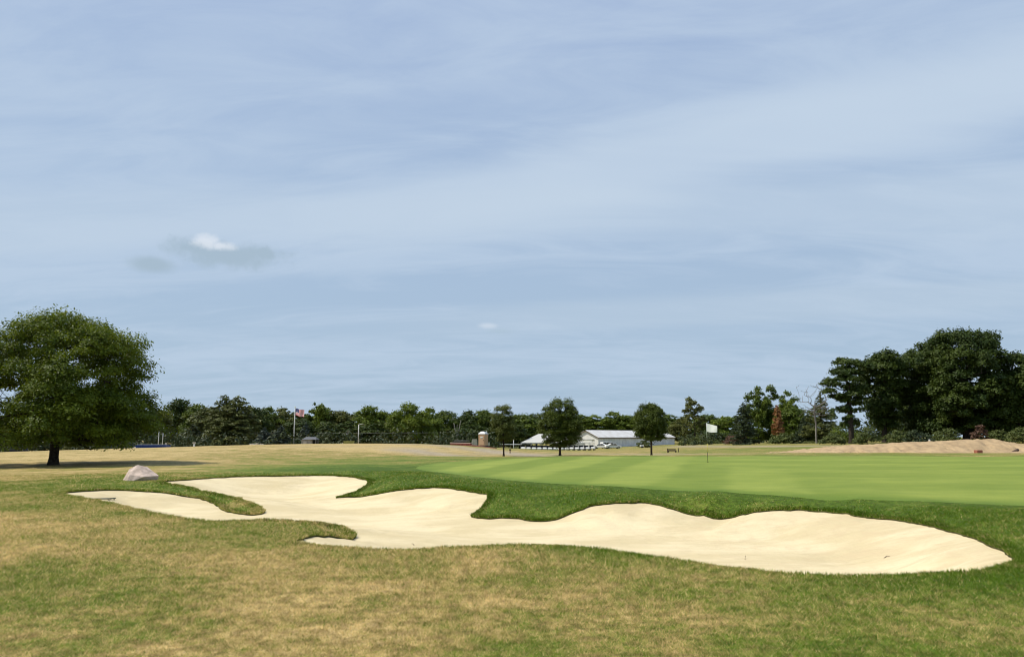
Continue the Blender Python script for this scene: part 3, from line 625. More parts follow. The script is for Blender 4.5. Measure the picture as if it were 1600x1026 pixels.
# oaks on the right
def oak(px, top, d, prof_px, seed, label, leafm=L_oak, nleaf=36000, cr=1.15, tr=.42, fork=.3, ncl=110, lean=0, bald=0, flat=.72, ls=.17, depth=1.0):
    p = ground_at(px, d); Ht = ztop(top + 5, d) - p.z; k = m(1, d)
    tm, cm = broad_tree('t', Ht, [(a, b_ * k, c_ * k) for a, b_, c_ in prof_px], tr, fork=fork, nclump=ncl, cr=cr * 1.12, nleaf=int(nleaf * 1.25), lsize=ls, seed=seed, flat=flat * 1.25, shell=.6, lean=lean, bald=bald, depth=depth)
    return plant('oak_tree', label, 'tree', p, (tm, cm), leafm, M_bark_dk)
oak(1331, 554, 112, [(.2, 15, 20), (.35, 20, 25), (.55, 34, 26), (.68, 42, 30), (.82, 36, 30), (.93, 22, 32), (1.0, 4, 16)], 31, 'open crowned oak with bare limbs showing, leftmost of the oaks on the right', nleaf=13000, ncl=50, cr=.85, tr=.38, flat=.5)
oak(1383, 549, 116, [(.15, 12, 20), (.35, 28, 34), (.55, 36, 40), (.7, 38, 44), (.85, 32, 44), (.95, 18, 40), (1.0, 2, 22)], 32, 'tall oak between the open oak and the largest oak', nleaf=28000, ncl=85, cr=1.05, tr=.38)
oak(1452, 533, 118, [(.08, 38, 40), (.3, 50, 55), (.5, 52, 60), (.7, 46, 58), (.85, 40, 52), (.95, 22, 36), (1.0, 10, 12)], 33, 'dense dark oak leaning against the left side of the largest oak', nleaf=42000, ncl=130)
oak(1512, 519, 112, [(.08, 60, 55), (.2, 72, 70), (.4, 78, 74), (.6, 74, 72), (.75, 68, 66), (.88, 56, 58), (.95, 46, 50), (1.0, 30, 34)], 34, 'largest oak, a huge dark domed crown right of centre in the oak grove', nleaf=76000, ncl=230, tr=.55)
oak(1596, 553, 110, [(.06, 40, 70), (.3, 46, 80), (.55, 46, 80), (.75, 36, 70), (.9, 22, 54), (1.0, 6, 30)], 35, 'dark oak cut by the right edge of the picture', nleaf=40000, ncl=130)
oak(1560, 580, 132, [(.06, 60, 60), (.4, 60, 60), (.7, 50, 50), (1.0, 20, 20)], 36, 'oak half hidden behind the largest oak and its right neighbour', nleaf=22000, ncl=80)
oak(1420, 590, 140, [(.06, 50, 50), (.4, 46, 50), (.7, 30, 44), (1.0, 10, 20)], 37, 'lower oak seen through the gaps behind the tall oak', L_mid, nleaf=14000, ncl=60)

# ---- tree line: prototypes, then individual trees
K = {}
def proto(key, fn): K[key] = fn
LSZ = .30
PR_round = [(.10, .30, .30), (.3, .42, .42), (.55, .45, .43), (.75, .36, .38), (.9, .22, .24), (1.0, .07, .07)]
PR_tall = [(.08, .20, .20), (.3, .30, .28), (.55, .30, .30), (.75, .24, .24), (.9, .15, .15), (1.0, .04, .04)]
PR_wide = [(.06, .5, .5), (.3, .62, .6), (.55, .6, .62), (.75, .5, .5), (.9, .3, .35), (1.0, .1, .1)]
def B(prof, seed, n=3600, cr=1.15, ncl=60): return lambda: broad_tree('t', 12.0, [(a, b_ * 12, c_ * 12) for a, b_, c_ in prof], .22, fork=.2, nclump=ncl, cr=cr * 1.2, nleaf=int(n * 1.9), lsize=LSZ, seed=seed, flat=.9, shell=.6)
PROTO = {'round': [B(PR_round, 51)(), B(PR_round, 52)(), B(PR_round, 53)()], 'tall': [B(PR_tall, 54, 2800, 1.0, 46)(), B(PR_tall, 55, 2800, 1.0, 46)()], 'wide': [B(PR_wide, 56, 5600, 1.3, 90)(), B(PR_wide, 57, 5600, 1.3, 90)()],
         'spruce': [conifer(12, 3.0, 61, 3600, .26), conifer(12, 2.6, 62, 3600, .26)], 'pine': [conifer(12, 4.4, 63, 9000, .26, droop=.05, t0=.03, power=.55, ragged=.3, levels=26), conifer(12, 4.2, 64, 9000, .26, droop=.08, t0=.03, power=.62, ragged=.3, levels=26)]}
# px, top row, width px, depth, kind, leaf, label
TL = [
 (30,640,60,150,'round',L_mid,'mid green tree seen under the left side of the big tree crown'),
 (110,650,64,158,'wide',L_oak,'dark bushy tree behind the trunk of the big tree'),
 (170,640,60,155,'round',L_oak,'dark tree showing under the right side of the big tree crown'),
 (228,634,50,165,'round',L_olive,'olive green tree at the right edge of the big tree crown'),
 (258,655,46,170,'spruce',L_spruce,'dark conifer rising behind the blue container'),
 (281,628,46,200,'round',L_oak,'dark rounded treetop right above the two white masts'),
 (307,634,40,190,'round',L_mid,'mid green tree just right of the two white masts'),
 (299,662,50,165,'spruce',L_spruce,'low dark conifer behind the small white post'),
 (326,640,50,185,'round',L_pine,'olive tree left of the twin topped pine'),
 (346,619,64,160,'pine',L_pine,'tall olive pine, left one of the twin topped pair'),
 (369,621,62,158,'pine',L_pine,'tall olive pine, right one of the twin topped pair'),
 (393,640,44,185,'round',L_oak,'dark tree touching the right side of the twin topped pines'),
 (406,642,22,215,'spruce',L_mid,'narrow spired tree between the twin pines and the flagpole'),
 (417,641,42,205,'round',L_mid,'round green tree left of the flagpole, second from it'),
 (412,668,34,150,'spruce',L_blue,'small blue grey spruce beside the pale stone pile on the crest'),
 (438,664,32,150,'spruce',L_blue,'small blue grey spruce just left of the flagpole'),
 (441,642,40,208,'round',L_olive,'olive treetop directly left of the national flag'),
 (466,656,40,165,'round',L_oak,'dark bush like tree directly behind the flagpole'),
 (476,660,26,150,'spruce',L_blue,'narrow blue grey spruce behind the small grey shed'),
 (489,631,20,205,'tall',L_mid,'slender spire shaped tree standing highest right of the flag'),
 (500,636,24,202,'tall',L_bright,'slim bright tree right beside the slender spire'),
 (511,640,36,206,'round',L_mid,'mid green tree above the small grey shed'),
 (508,662,44,170,'round',L_oak,'low dark tree right behind the small grey shed roof'),
 (533,645,44,205,'round',L_olive,'olive crown midway between shed and street lamp'),
 (545,660,44,175,'round',L_oak,'low dark tree behind the small white disc sign'),
 (556,645,28,208,'tall',L_oak,'dark narrow tree directly behind the street lamp'),
 (579,638,44,200,'round',L_bright,'bright pointed crown right of the street lamp'),
 (598,646,44,204,'round',L_brownleaf,'brownish green tree between the street lamp and the bushy bright tree'),
 (585,664,44,175,'round',L_oak,'low dark understory tree right of the street lamp'),
 (622,652,34,190,'round',L_olive,'olive tree at the left foot of the bushy bright tree'),
 (640,637,56,178,'wide',L_bright,'big bushy bright green tree above the bare slope'),
 (668,642,42,190,'round',L_bright,'bright green tree touching the right side of the bushy tree'),
 (692,645,40,200,'round',L_mid,'green tree left of the bare white trunks'),
 (712,657,40,205,'round',L_oak,'low dark tree directly behind the bare white trunks'),
 (733,646,40,200,'round',L_oak,'dark tree between the bare white trunks and the portable toilet'),
 (752,644,40,202,'round',L_mid,'mid green tree rising above the portable toilet'),
 (738,664,50,165,'round',L_oak,'low dark tree close behind the portable toilet'),
 (775,652,40,200,'round',L_oak,'dark tree behind the sparse young tree'),
 (812,650,50,215,'round',L_mid,'green tree above the left end of the golf tent'),
 (838,648,40,225,'round',L_oak,'dark tree above the peak of the golf tent'),
 (800,662,40,205,'round',L_oak,'low dark tree between the sparse young tree and the golf tent'),
 (907,650,44,300,'round',L_mid,'mid green tree right of the wide young tree, above the barn gable'),
 (932,650,46,300,'round',L_bright,'bright green tree above the left end of the barn roof'),
 (958,647,46,300,'round',L_mid,'tallest rounded tree above the middle of the barn roof'),
 (984,651,46,300,'round',L_bright,'green tree above the barn roof, next to the round young tree'),
 (1046,649,44,300,'round',L_mid,'green tree above the right end of the barn roof'),
 (1068,654,36,285,'round',L_olive,'olive tree between the barn end and the airy tall tree'),
 (1108,650,40,280,'round',L_mid,'green tree right behind the white golf flag'),
 (1134,652,40,270,'round',L_bright,'bright green tree between the golf flag and the dark spruce'),
 (1112,672,44,235,'round',L_oak,'low dark bushy tree under the golf flag'),
 (1240,640,44,160,'round',L_mid,'green tree behind the pale spruce, right of the poplars'),
]
for i_, (px, top, wpx, d, kind, lm, lab) in enumerate(TL):
    p = ground_at(px, d); Ht = ztop(top, d) - p.z; pr = PROTO[kind][i_ % len(PROTO[kind])]; bw = {'round': .88, 'tall': .60, 'wide': 1.22, 'spruce': .47, 'pine': .66}[kind] * 12
    sx = m(wpx, d) * 1.42 / bw
    plant('conifer_tree' if kind in ('spruce', 'pine') else 'broadleaf_tree', lab, 'tree', p, pr, lm, M_bark_dk, 'trees in the tree line behind the course', rz=(i_ * 2.399) % 6.28, scale=(sx, sx, Ht / 12 * 1.04))
# tiny spruces planted on the crest
for px, top, bot, wpx, lm, lab in ((105, 686, 706, 12, L_pine, 'tiny olive conifer just right of the big trunk'), (133, 690, 704, 10, L_spruce, 'tiny dark conifer, second right of the big trunk'), (169, 682, 703, 15, L_blue, 'little blue spruce under the big tree crown'), (203, 685, 701, 19, L_blue, 'little blue spruce beside the pale rock pile')):
    d = 128; p = ground_at(px, d); p.z = max(p.z, -3); Ht = ztop(top, d) - p.z
    plant('spruce_tree', lab, 'tree', p, conifer(Ht, m(wpx / 2, d) * 1.5, int(px), 1500, .12), lm, M_bark_dk, 'small conifers planted along the crest')
# airy poplar, poplar cluster, dark spruce, rust arborvitae, pale spruce
def tl(px, top, d, prof_px, seed, label, lm, nleaf, cr, ncl, name='broadleaf_tree', ls=.2, tr=.2, flat=1.0, bald=0):
    p = ground_at(px, d); Ht = ztop(top, d) - p.z; k = m(1, d)
    plant(name, label, 'tree', p, broad_tree('t', Ht, [(a, b_ * k, c_ * k) for a, b_, c_ in prof_px], tr, fork=.2, nclump=ncl, cr=cr, nleaf=nleaf, lsize=ls, seed=seed, flat=flat, shell=.5, bald=bald), lm, M_bark)
tl(1086, 622, 215, [(.05, 20, 20), (.3, 22, 22), (.5, 20, 20), (.7, 21, 15), (.88, 18, 12), (1.0, 12, 6)], 71, 'airy tall olive tree standing above the tree line left of the golf flag', L_olive, 5200, .95, 62, ls=.26)
tl(1186, 606, 170, [(.05, 26, 24), (.3, 28, 26), (.5, 26, 26), (.7, 22, 24), (.88, 14, 17), (1.0, 6, 4)], 72, 'tall poplar, left and higher one of the pair behind the rusty conifer', L_mid, 15000, .85, 110, name='poplar_tree', ls=.19, flat=1.15)
tl(1208, 603, 172, [(.05, 20, 20), (.4, 22, 22), (.7, 15, 16), (.9, 8, 9), (1.0, 2, 3)], 77, 'tall poplar with the pointed tip, directly behind the rusty conifer', L_mid, 9000, .8, 70, name='poplar_tree', ls=.19, flat=1.15)
tl(1234, 613, 168, [(.05, 22, 22), (.3, 24, 22), (.5, 22, 20), (.7, 18, 18), (.88, 12, 14), (1.0, 5, 6)], 73, 'bright poplar right of the rusty conifer', L_bright, 12000, .85, 90, name='poplar_tree', ls=.19, flat=1.15)
def con(px, top, d, wpx, seed, label, lm, n, ls, name='spruce_tree', **kw):
    p = ground_at(px, d); Ht = ztop(top, d) - p.z
    return plant(name, label, 'tree', p, conifer(Ht, m(wpx / 2, d) * 1.1, seed, n, ls, **kw), lm, M_bark_dk)
con(1164, 628, 150, 44, 74, 'dark conifer left of the poplars with drooping boughs', L_spruce, 9000, .18, power=.5, ragged=.35)
con(1217, 632, 145, 21, 75, 'dead rust brown conifer in front of the poplars', L_rust, 5200, .14, power=.40, t0=.22, ragged=.25, name='conifer_tree')
con(1285, 612, 135, 68, 76, 'wide grey green spruce with a brownish top, left of the oaks', L_pine, 14000, .17, power=.8, ragged=.3)
con(1262, 646, 138, 42, 78, 'lower grey green spruce at the left foot of the wide spruce', L_spruce, 7000, .17, power=.6)
# bare trees
def bare_tree(px, top, d, wpx, seed, label, bm_, n=40, tr=.12, fan=False):
    p = ground_at(px, d); Ht = ztop(top, d) - p.z; rng = np.random.default_rng(seed); W_ = m(wpx / 2, d)
    t_ = rng.uniform(.45, 1, n); a = rng.uniform(0, 6.28, n); C = np.stack([np.cos(a) * W_ * (rng.random(n) ** .4), np.sin(a) * W_ * .7 * rng.random(n), t_ * Ht], -1)
    tk = [np.array([0, 0, -.3]), np.array([0, 0, Ht * .15]), np.array([.1, 0, Ht * .3]), np.array([0, .1, Ht * .5]), np.array([.05, 0, Ht * .7])]
    V, Fq = tubes(skeleton(C, tk, rng, rtip=.022, rbase=tr, jit=.08), 5)
    e = empty('bare_tree', p); tag(e, label, 'tree'); link_mesh('trunk', np_mesh('trunk', V, Fq, smooth=True), bm_, e)
bare_tree(1276, 600, 128, 56, 81, 'leafless dead tree with fine grey twigs left of the open oak', mat('dead_bark', (.20, .18, .16), .9), n=130, tr=.16)
def forked(px, d, rows, label):
    p = ground_at(px, d); e = empty('bare_tree', p); tag(e, label, 'tree'); mb = MB()
    def P_(x_, y_): q = at(x_, y_, d=d) - p; return q
    for pl, r in rows: mb.tube([P_(*q) for q in pl], r, 6)
    mb.build('trunk', M_bark_gr, e, True)
forked(715, 150, [([(715.5, 694), (715, 686), (712.5, 676), (710.5, 668), (709, 660)], [.16, .14, .11, .08, .04]), ([(715, 684), (716, 676), (718, 668), (719, 661), (720.5, 656)], [.12, .1, .08, .06, .03]), ([(716, 677), (714, 670), (714.5, 663)], [.06, .04, .02])], 'bare forked white trunk in front of the dark trees, left of the portable toilet')
# undergrowth right
for i_, (px, d, wpx, hpx, lm, lab) in enumerate(((1300, 108, 40, 14, L_brush, 'pale green brush at the foot of the wide spruce'), (1355, 105, 46, 20, L_brush, 'pale brush between the two left oak trunks'), (1405, 106, 40, 16, L_brush, 'pale brush right of the second oak trunk'), (1435, 102, 44, 18, L_spruce, 'low dark brush above the ridge of the dirt pile'),
     (1480, 104, 48, 18, L_brush, 'yellow green brush under the largest oak'), (1532, 100, 26, 27, L_redbush, 'reddish brown bush above the highest part of the dirt pile'), (1560, 104, 36, 16, L_brush, 'pale brush right of the reddish bush'), (1598, 100, 50, 20, L_brush, 'pale brush at the right edge above the dirt pile'),
     (1325, 120, 60, 24, L_mid, 'mid green brush behind the leftmost oak trunk'), (1100, 200, 60, 9, L_brush, 'low pale weeds behind the golf flag'), (1075, 215, 30, 9, L_brush, 'pale weeds at the right end of the barn'), (1150, 160, 40, 10, L_redbush, 'low brown brush left of the dark conifer'), (1225, 140, 44, 12, L_brush, 'low brush at the foot of the rusty conifer'),
     (1006, 205, 22, 9, L_brush, 'pale green weeds against the barn wall, left of the round young tree'))):
    p = ground_at(px, d); Ht = m(hpx, d) + .2; k = m(wpx / 2, d)
    tm, cm = broad_tree('b', Ht, [(.05, k, k), (.4, k * .95, k), (.75, k * .7, k * .6), (1.0, k * .2, k * .25)], .05, fork=.1, nclump=26, cr=max(.28, k * .28), nleaf=2600, lsize=.11 if d < 130 else .16, seed=90 + i_, flat=.8, shell=.6)
    e = plant('bush', lab, 'bush', p, (tm, cm), lm, M_bark_dk, 'brush along the wood edge')
# distant wood behind the line: one mass
rng = np.random.default_rng(3); N = 1500; px = rng.uniform(-150, 1300, N); hh = 9.0 + 3.0 * fbm(px / 40.0, px * 0 + .5, 3, 17); dd = np.where(px < 800, rng.uniform(212, 250, N), rng.uniform(300, 340, N)); q_ = rng.random(N) ** .6
cx_ = (px - 800) / F * dd; top_ = (681 - np.interp(px, [-150, 250, 300, 500, 640, 800, 950, 1100, 1300], [655, 645, 645, 651, 650, 657, 656, 657, 640])) / F * dd + EYE; gz = H0(cx_, dd); cz = gz + (top_ - gz) * q_ * (.86 + .14 * hh / 11)
nl = 110000; ci = rng.integers(0, N, nl); d3 = unit(rng.normal(size=(nl, 3))); d3[:, 2] = np.abs(d3[:, 2]) * .9 - .2; crr = rng.uniform(1.0, 2.0, N)
pos = np.stack([cx_, dd, cz], -1)[ci] + d3 * (crr[ci] * rng.uniform(.5, 1, nl) ** .5)[:, None]; V, Fq, tn = leaf_quads(pos, unit(d3 + np.array([0, 0, .5]) + rng.normal(size=(nl, 3)) * .4), .42, np.clip(rng.random(N)[ci] * .7 + rng.random(nl) * .3, 0, 1), rng)
tag(link_mesh('distant_woods', np_mesh('distant_woods', V, Fq, {'tone': tn}), L_oak), 'dense far woodland behind the tree line', 'woodland', kind='stuff')
# roadside understory closing the foot of the tree line: one mass of low brush
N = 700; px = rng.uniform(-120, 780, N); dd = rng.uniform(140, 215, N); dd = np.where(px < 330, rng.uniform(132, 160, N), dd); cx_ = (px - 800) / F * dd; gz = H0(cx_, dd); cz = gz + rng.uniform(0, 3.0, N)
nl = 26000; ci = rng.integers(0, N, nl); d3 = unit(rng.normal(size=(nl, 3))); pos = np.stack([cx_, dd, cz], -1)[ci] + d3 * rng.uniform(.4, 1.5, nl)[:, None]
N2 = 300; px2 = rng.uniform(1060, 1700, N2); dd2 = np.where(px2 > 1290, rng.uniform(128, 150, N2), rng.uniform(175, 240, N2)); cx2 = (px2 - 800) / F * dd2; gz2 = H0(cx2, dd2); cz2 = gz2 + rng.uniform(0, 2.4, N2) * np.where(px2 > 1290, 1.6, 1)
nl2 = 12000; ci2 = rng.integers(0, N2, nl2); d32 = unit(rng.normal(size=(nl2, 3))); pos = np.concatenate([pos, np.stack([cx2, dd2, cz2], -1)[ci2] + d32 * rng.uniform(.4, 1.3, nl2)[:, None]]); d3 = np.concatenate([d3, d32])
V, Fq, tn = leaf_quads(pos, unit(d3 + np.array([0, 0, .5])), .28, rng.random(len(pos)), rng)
tag(link_mesh('understory', np_mesh('understory', V, Fq, {'tone': tn}), L_under), 'low understory brush at the foot of the tree line, coloured dark for crown shade', 'brush', kind='stuff')

# ------------------------------------------------------------------ objects
M_white = mat('white_paint', (.78, .78, .76), .5, nscale=3, namp=.08); M_cloth = mat('white_cloth', (.80, .80, .78), .8)
t = NT(M_cloth.node_tree); tr_ = t.new('ShaderNodeBsdfTranslucent'); tr_.inputs[0].default_value = (.82, .82, .80, 1); mx_ = t.new('ShaderNodeMixShader'); mx_.inputs[0].default_value = .4
t.l.new(t.n['Principled BSDF'].outputs[0], mx_.inputs[1]); t.l.new(tr_.outputs[0], mx_.inputs[2]); t.l.new(mx_.outputs[0], t.n['Material Output'].inputs[0])
M_black = mat('black_rubber', (.02, .02, .02), .7); M_dark = mat('dark_fabric', (.035, .04, .045), .8); M_glass = mat('tinted_glass', (.03, .035, .04), .08, spec=.6)
M_steel = mat('galvanised_steel', (.50, .51, .50), .45, metal=.5, nscale=5, namp=.1); M_tan = mat('tan_plastic', (.52, .33, .20), .6, nscale=2, namp=.08)
M_roofw = mat('white_metal_roof', (.62, .62, .62), .55, nscale=.5, namp=.12, col2=(.52, .50, .48)); M_trim = mat('brown_trim', (.12, .08, .06), .7)
M_yellow = mat('yellow_paint', (.75, .62, .12), .5); M_blue = mat('blue_steel', (.012, .045, .20), .5, nscale=2, namp=.2); M_grey = mat('grey_weathered_boards', (.30, .29, .27), .85, nscale=2, namp=.2)
M_shin = mat('grey_shingles', (.13, .135, .15), .9, nscale=6, namp=.2); M_conc = mat('pale_concrete', (.52, .48, .40), .9, nscale=3, namp=.15); M_stone = mat('pale_field_stone', (.55, .49, .40), .9, nscale=2, namp=.25, bump=.5, bscale=4)
M_red = mat('dark_red_timber', (.17, .045, .035), .75, nscale=3, namp=.3); M_redp = mat('red_plastic', (.33, .12, .08), .6); M_soil = mat('dark_soil_wood', (.12, .08, .06), .95, nscale=2, namp=.3)
# flagstick on the green
d = 37.6; p = ground_at(1106, d); e = empty('golf_flagstick', p); tag(e, 'thin banded flagstick with a small white flag standing on the green', 'golf flag')
Hf = ztop(661, d) - p.z; kz = Hf / 61.0
for a, b_, mm in ((-2, 16, M_black), (16, 29, M_yellow), (29, 38, M_black), (38, 61.5, M_white)):
    o = MB().tube([(0, 0, a * kz), (0, 0, b_ * kz)], .011, 8).build('pole', mm, e, True)
n_, q_ = 14, 8; vs = []; L_ = .45
for i_ in range(n_ + 1):
    u_ = i_ / n_; dr = .22 * u_ ** 1.6; top_ = Hf - .005 - dr * .62 - .02 * math.sin(u_ * 3); hh_ = .41 * (1 - .28 * u_ ** 1.2) + .03 * math.sin(u_ * 2.8)
    for j_ in range(q_ + 1):
        v_ = j_ / q_; vs.append((.008 + L_ * u_ * (1 - .06 * u_) , .04 * math.sin(u_ * 5 + v_) * u_ - .34 * u_, top_ - hh_ * v_))
fs = [(i_ * (q_ + 1) + j_, (i_ + 1) * (q_ + 1) + j_, (i_ + 1) * (q_ + 1) + j_ + 1, i_ * (q_ + 1) + j_ + 1) for i_ in range(n_) for j_ in range(q_)]
MB().add(vs, fs).build('flag', M_white, e, True)
MB().tube([(0, 0, -.02), (0, 0, .006)], .054, 20).build('cup', M_black, e)
# national flag on its pole
M_fred = mat('flag_red', (.50, .05, .06), .8); M_fblue = mat('flag_blue', (.03, .04, .14), .8); M_pole = mat('pale_pole', (.66, .65, .60), .5, nscale=3, namp=.1)
d = 150; p = ground_at(458.5, d); zt = ztop(637, d); e = empty('flagpole', p); tag(e, 'tall pale flagpole flying the striped national flag on the crest', 'flagpole')
Hp = zt - p.z; MB().tube([(0, 0, -.2), (0, 0, Hp * .5), (0, 0, Hp)], [.14, .11, .06], 10).build('pole', M_pole, e, True)
MB().tube([(0, 0, Hp), (0, 0, Hp + .06), (0, 0, Hp + .16), (0, 0, Hp + .22)], [.04, .10, .10, .03], 10).build('finial', M_yellow, e, True)
Wf, Hh = m(17.5, d), m(10.5, d)
def fpt(u_, v_): return (.08 + Wf * u_ * .97, .16 * math.sin(u_ * 8 + v_ * 1.5) * (.2 + u_) - .7 * Wf * u_, Hp - .12 - Hh * v_ - .42 * u_ ** 1.1 + .08 * math.sin(u_ * 9))
cl = MB(); nu, nv = 26, 13
for i_ in range(nu):
    for j_ in range(nv):
        a = [fpt((i_ + x_) / nu, (j_ + y_) / nv) for x_, y_ in ((0, 0), (1, 0), (1, 1), (0, 1))]
        cl.add(a, [(0, 1, 2, 3)], 2 if (i_ < nu * .4 and j_ < 7) else (j_ % 2))
fl = cl.build('flag', [M_fred, M_cloth, M_fblue], e)
for rr in range(9):
    for cc in range(6 if rr % 2 == 0 else 5):
        u0 = (.033 + cc * .0655 + (0 if rr % 2 == 0 else .033)) ; v0 = .054 + rr * .0538; vv_ = []
        for sgn_ in (-1, 1):
            for k_ in range(10):
                rr_ = (.016 if k_ % 2 == 0 else .0065); a_ = math.pi / 2 + k_ * math.pi / 5; q = fpt(u0 + rr_ * math.cos(a_) * Hh / Wf, v0 - rr_ * math.sin(a_) * 1.0); vv_.append((q[0], q[1] + sgn_ * .012, q[2]))
        MB().add(vv_, [tuple(range(10)), tuple(range(19, 9, -1))] + [(i_, (i_ + 1) % 10, (i_ + 1) % 10 + 10, i_ + 10) for i_ in range(10)]).build('star', M_cloth, fl)
# boulder
def rockmesh(pts, sub_=2, amp=.04, seed=0, freq=2.2):
    bm = bmesh.new()
    for q in pts: bm.verts.new(q)
    bmesh.ops.convex_hull(bm, input=bm.verts[:]); bmesh.ops.delete(bm, geom=[v_ for v_ in bm.verts if not v_.link_faces], context='VERTS')
    bmesh.ops.bevel(bm, geom=bm.edges[:], offset=.02 * (amp / .04), segments=2, affect='EDGES'); bmesh.ops.triangulate(bm, faces=bm.faces[:])
    for _ in range(sub_): bmesh.ops.subdivide_edges(bm, edges=[e_ for e_ in bm.edges if e_.calc_length() > .05 * (amp / .04)], cuts=1, use_grid_fill=True)
    from mathutils import noise as mn
    bm.normal_update()
    for v_ in bm.verts: v_.co += v_.normal * (mn.fractal(v_.co * freq * 2 + Vector((seed, 0, 0)), 1.0, 2.0, 5) * amp)
    me = bpy.data.meshes.new('rock'); bm.to_mesh(me); bm.free(); me.polygons.foreach_set('use_smooth', [False] * len(me.polygons)); return me
M_rock = mat('pink_granite', (.60, .475, .40), .85, nscale=3.5, namp=.3, bump=.6, bscale=14, col2=(.36, .285, .235))
d = 28.3; p = ground_at(217, d); k = m(1, d)
P = [(-30*k, -.05, -.15), (-13*k, -.50, -.15), (12*k, -.22, -.15), (28*k, .1, -.1), (0, .85, -.15), (-18*k, .0, 17.5*k), (-6*k, .12, 24*k), (3*k, .5, 20*k), (32*k, .12, 6.5*k), (17*k, -.46, 6*k), (-9*k, -.36, 9*k)]
o = link_mesh('boulder', rockmesh(P, 2, .016, 4), M_rock); o.location = (p.x, p.y, p.z); o.scale = (.9, .9, .95); tag(o, 'pinkish angular boulder lying on grass beyond the left end of the bunker', 'boulder')
# rake in the left arm of the bunker
def sand_at(px, d):
    x = (px - 800) / F * d; return Vector((x, d, float(sandz(np.array([x]), np.array([d]))[0])))
def sand_row(px, rw): return sand_at(px, min(np.arange(16.5, 25, .05), key=lambda q: abs(row(sand_at(px, q)) - rw)))
a = sand_row(156, 781); b_ = sand_row(184, 780); e = empty('bunker_rake', (a + b_) / 2); tag(e, 'rake lying flat on the sand in the left arm of the bunker', 'rake')
c_ = (a + b_) / 2; M_rk = mat('green_grey_handle', (.10, .12, .09), .6)
MB().tube([a - c_ + Vector((0, 0, .03)), b_ - c_ + Vector((0, 0, .03))], .02, 8).build('handle', M_rk, e, True)
hd = MB().box(b_ - c_ + Vector((.01, 0, .03)), (.04, .42, .03), rz=-.5).build('head', M_rk, e)
tn_ = MB()
for i_ in range(9):
    q = b_ - c_ + Vector((.01 + (i_ - 4) * .045 * math.sin(.5), (i_ - 4) * .045 * math.cos(.5), -.005)); tn_.box(q, (.012, .012, .08))
tn_.build('teeth', M_black, hd)
for (px, rowy, ln_, an_) in ((1152, 873, .17, 1.2), (1362, 872, .12, .2), (652, 852, .1, 2.3)):
    dd_ = min(np.arange(9, 17, .1), key=lambda q: abs(row(sand_at(px, q)) - rowy)); q = sand_at(px, dd_); mb = MB(); v_ = Vector((math.cos(an_), math.sin(an_), .25)) * ln_
    mb.tube([(0, 0, .0), v_ * .5 + Vector((0, 0, .02)), v_], [.006, .005, .003], 5); o = mb.build('twig', M_soil); o.location = q
    tag(o, {1152: 'thin upright twig sticking from the sand below the bunker centre right', 1362: 'small twig lying on the sand in the widest right part of the bunker', 652: 'tiny twig in the sand at the near edge, right of the grass tongue'}[px], 'twig', 'twigs lying on the bunker sand')
# dirt pile
def dirt():
    L0, L1 = 1188, 1690; n_, m_ = 260, 46; prof = [(1190, 711), (1210, 707.5), (1225, 705.5), (1250, 702), (1290, 697.5), (1330, 694.5), (1373, 692.5), (1419, 690), (1472, 687.8), (1500, 686.3), (1532, 685), (1544, 687), (1560, 690), (1577, 693.5), (1600, 695.5), (1640, 697), (1690, 706)]
    V = []; d0 = 60.0
    for i_ in range(n_ + 1):
        px = L0 + (L1 - L0) * i_ / n_; pk = np.interp(px, [q[0] for q in prof], [q[1] for q in prof]); x = (px - 800) / F * d0
        for j_ in range(m_ + 1):
            v_ = j_ / m_ * 2 - 1; wv = 5.5 * min(1, (i_ / 22.0) ** .6, ((n_ - i_) / 18.0) ** .6) + .05; y = d0 + v_ * wv
            V.append((x * (1 + (y - d0) * 0), y, pk, v_))
    V = np.array(V); g_ = HG(V[:, 0], V[:, 1]); zc_ = EYE - (V[:, 2] - HZ) / F * d0; s_ = np.clip(1 - np.abs(V[:, 3]), 0, 1); s_ = np.clip(s_ * 1.25, 0, 1); s_ = s_ * s_ * (3 - 2 * s_) * .5 + s_ * .5
    rough = (fbm(V[:, 0] * .5, V[:, 1] * .5, 5, 61) - .5) * .9 + (fbm(V[:, 0] * 1.6 + V[:, 1], V[:, 1] * .9, 3, 66) - .5) * .25
    z = g_ - .05 + np.clip(zc_ - g_, .02, None) * s_ * (1 + 0 * rough) + rough * np.clip(1 - s_, 0, 1) * np.clip(s_ * 3, 0, 1) * .9
    z += (fbm(V[:, 0] * 3, V[:, 1] * 3, 4, 69) - .5) * .26 * np.clip(s_ * 4, 0, 1); rl = fbm((V[:, 0] - V[:, 3] * 1.5) * 1.8, V[:, 1] * .25, 3, 75); z -= np.clip(rl - .55, 0, 1) * .8 * np.clip(s_ * 3, 0, 1) * np.clip((1 - s_) * 3, 0, 1)
    Vv = np.stack([V[:, 0], V[:, 1], z], -1); i_ = np.arange(n_)[:, None] * (m_ + 1) + np.arange(m_)[None]; i_ = i_.ravel()
    return np_mesh('dirt_pile', Vv, np.stack([i_, i_ + m_ + 1, i_ + m_ + 2, i_ + 1], -1), smooth=True)
M_dirt = mat('bare_dirt', (.43, .315, .185), .95, nscale=.9, namp=.2, bump=1.0, bscale=3.0, col2=(.31, .225, .135), spec=.05)
o = link_mesh('dirt_pile', dirt(), M_dirt); tag(o, 'long low heap of pale excavated dirt beyond the right side of the green', 'dirt pile')
def on_pile(px, py, d=56.0): return at(px, py, d=d)
q = on_pile(1529, 711.5, 54.6); o = MB().box((0, 0, .17), (.42, .35, .42), rz=.2, bev=.03, top=1.12).build('red_bin', M_redp); o.location = (q.x, q.y, q.z + .02); tag(o, 'small reddish bin at the foot of the dirt pile', 'bin')
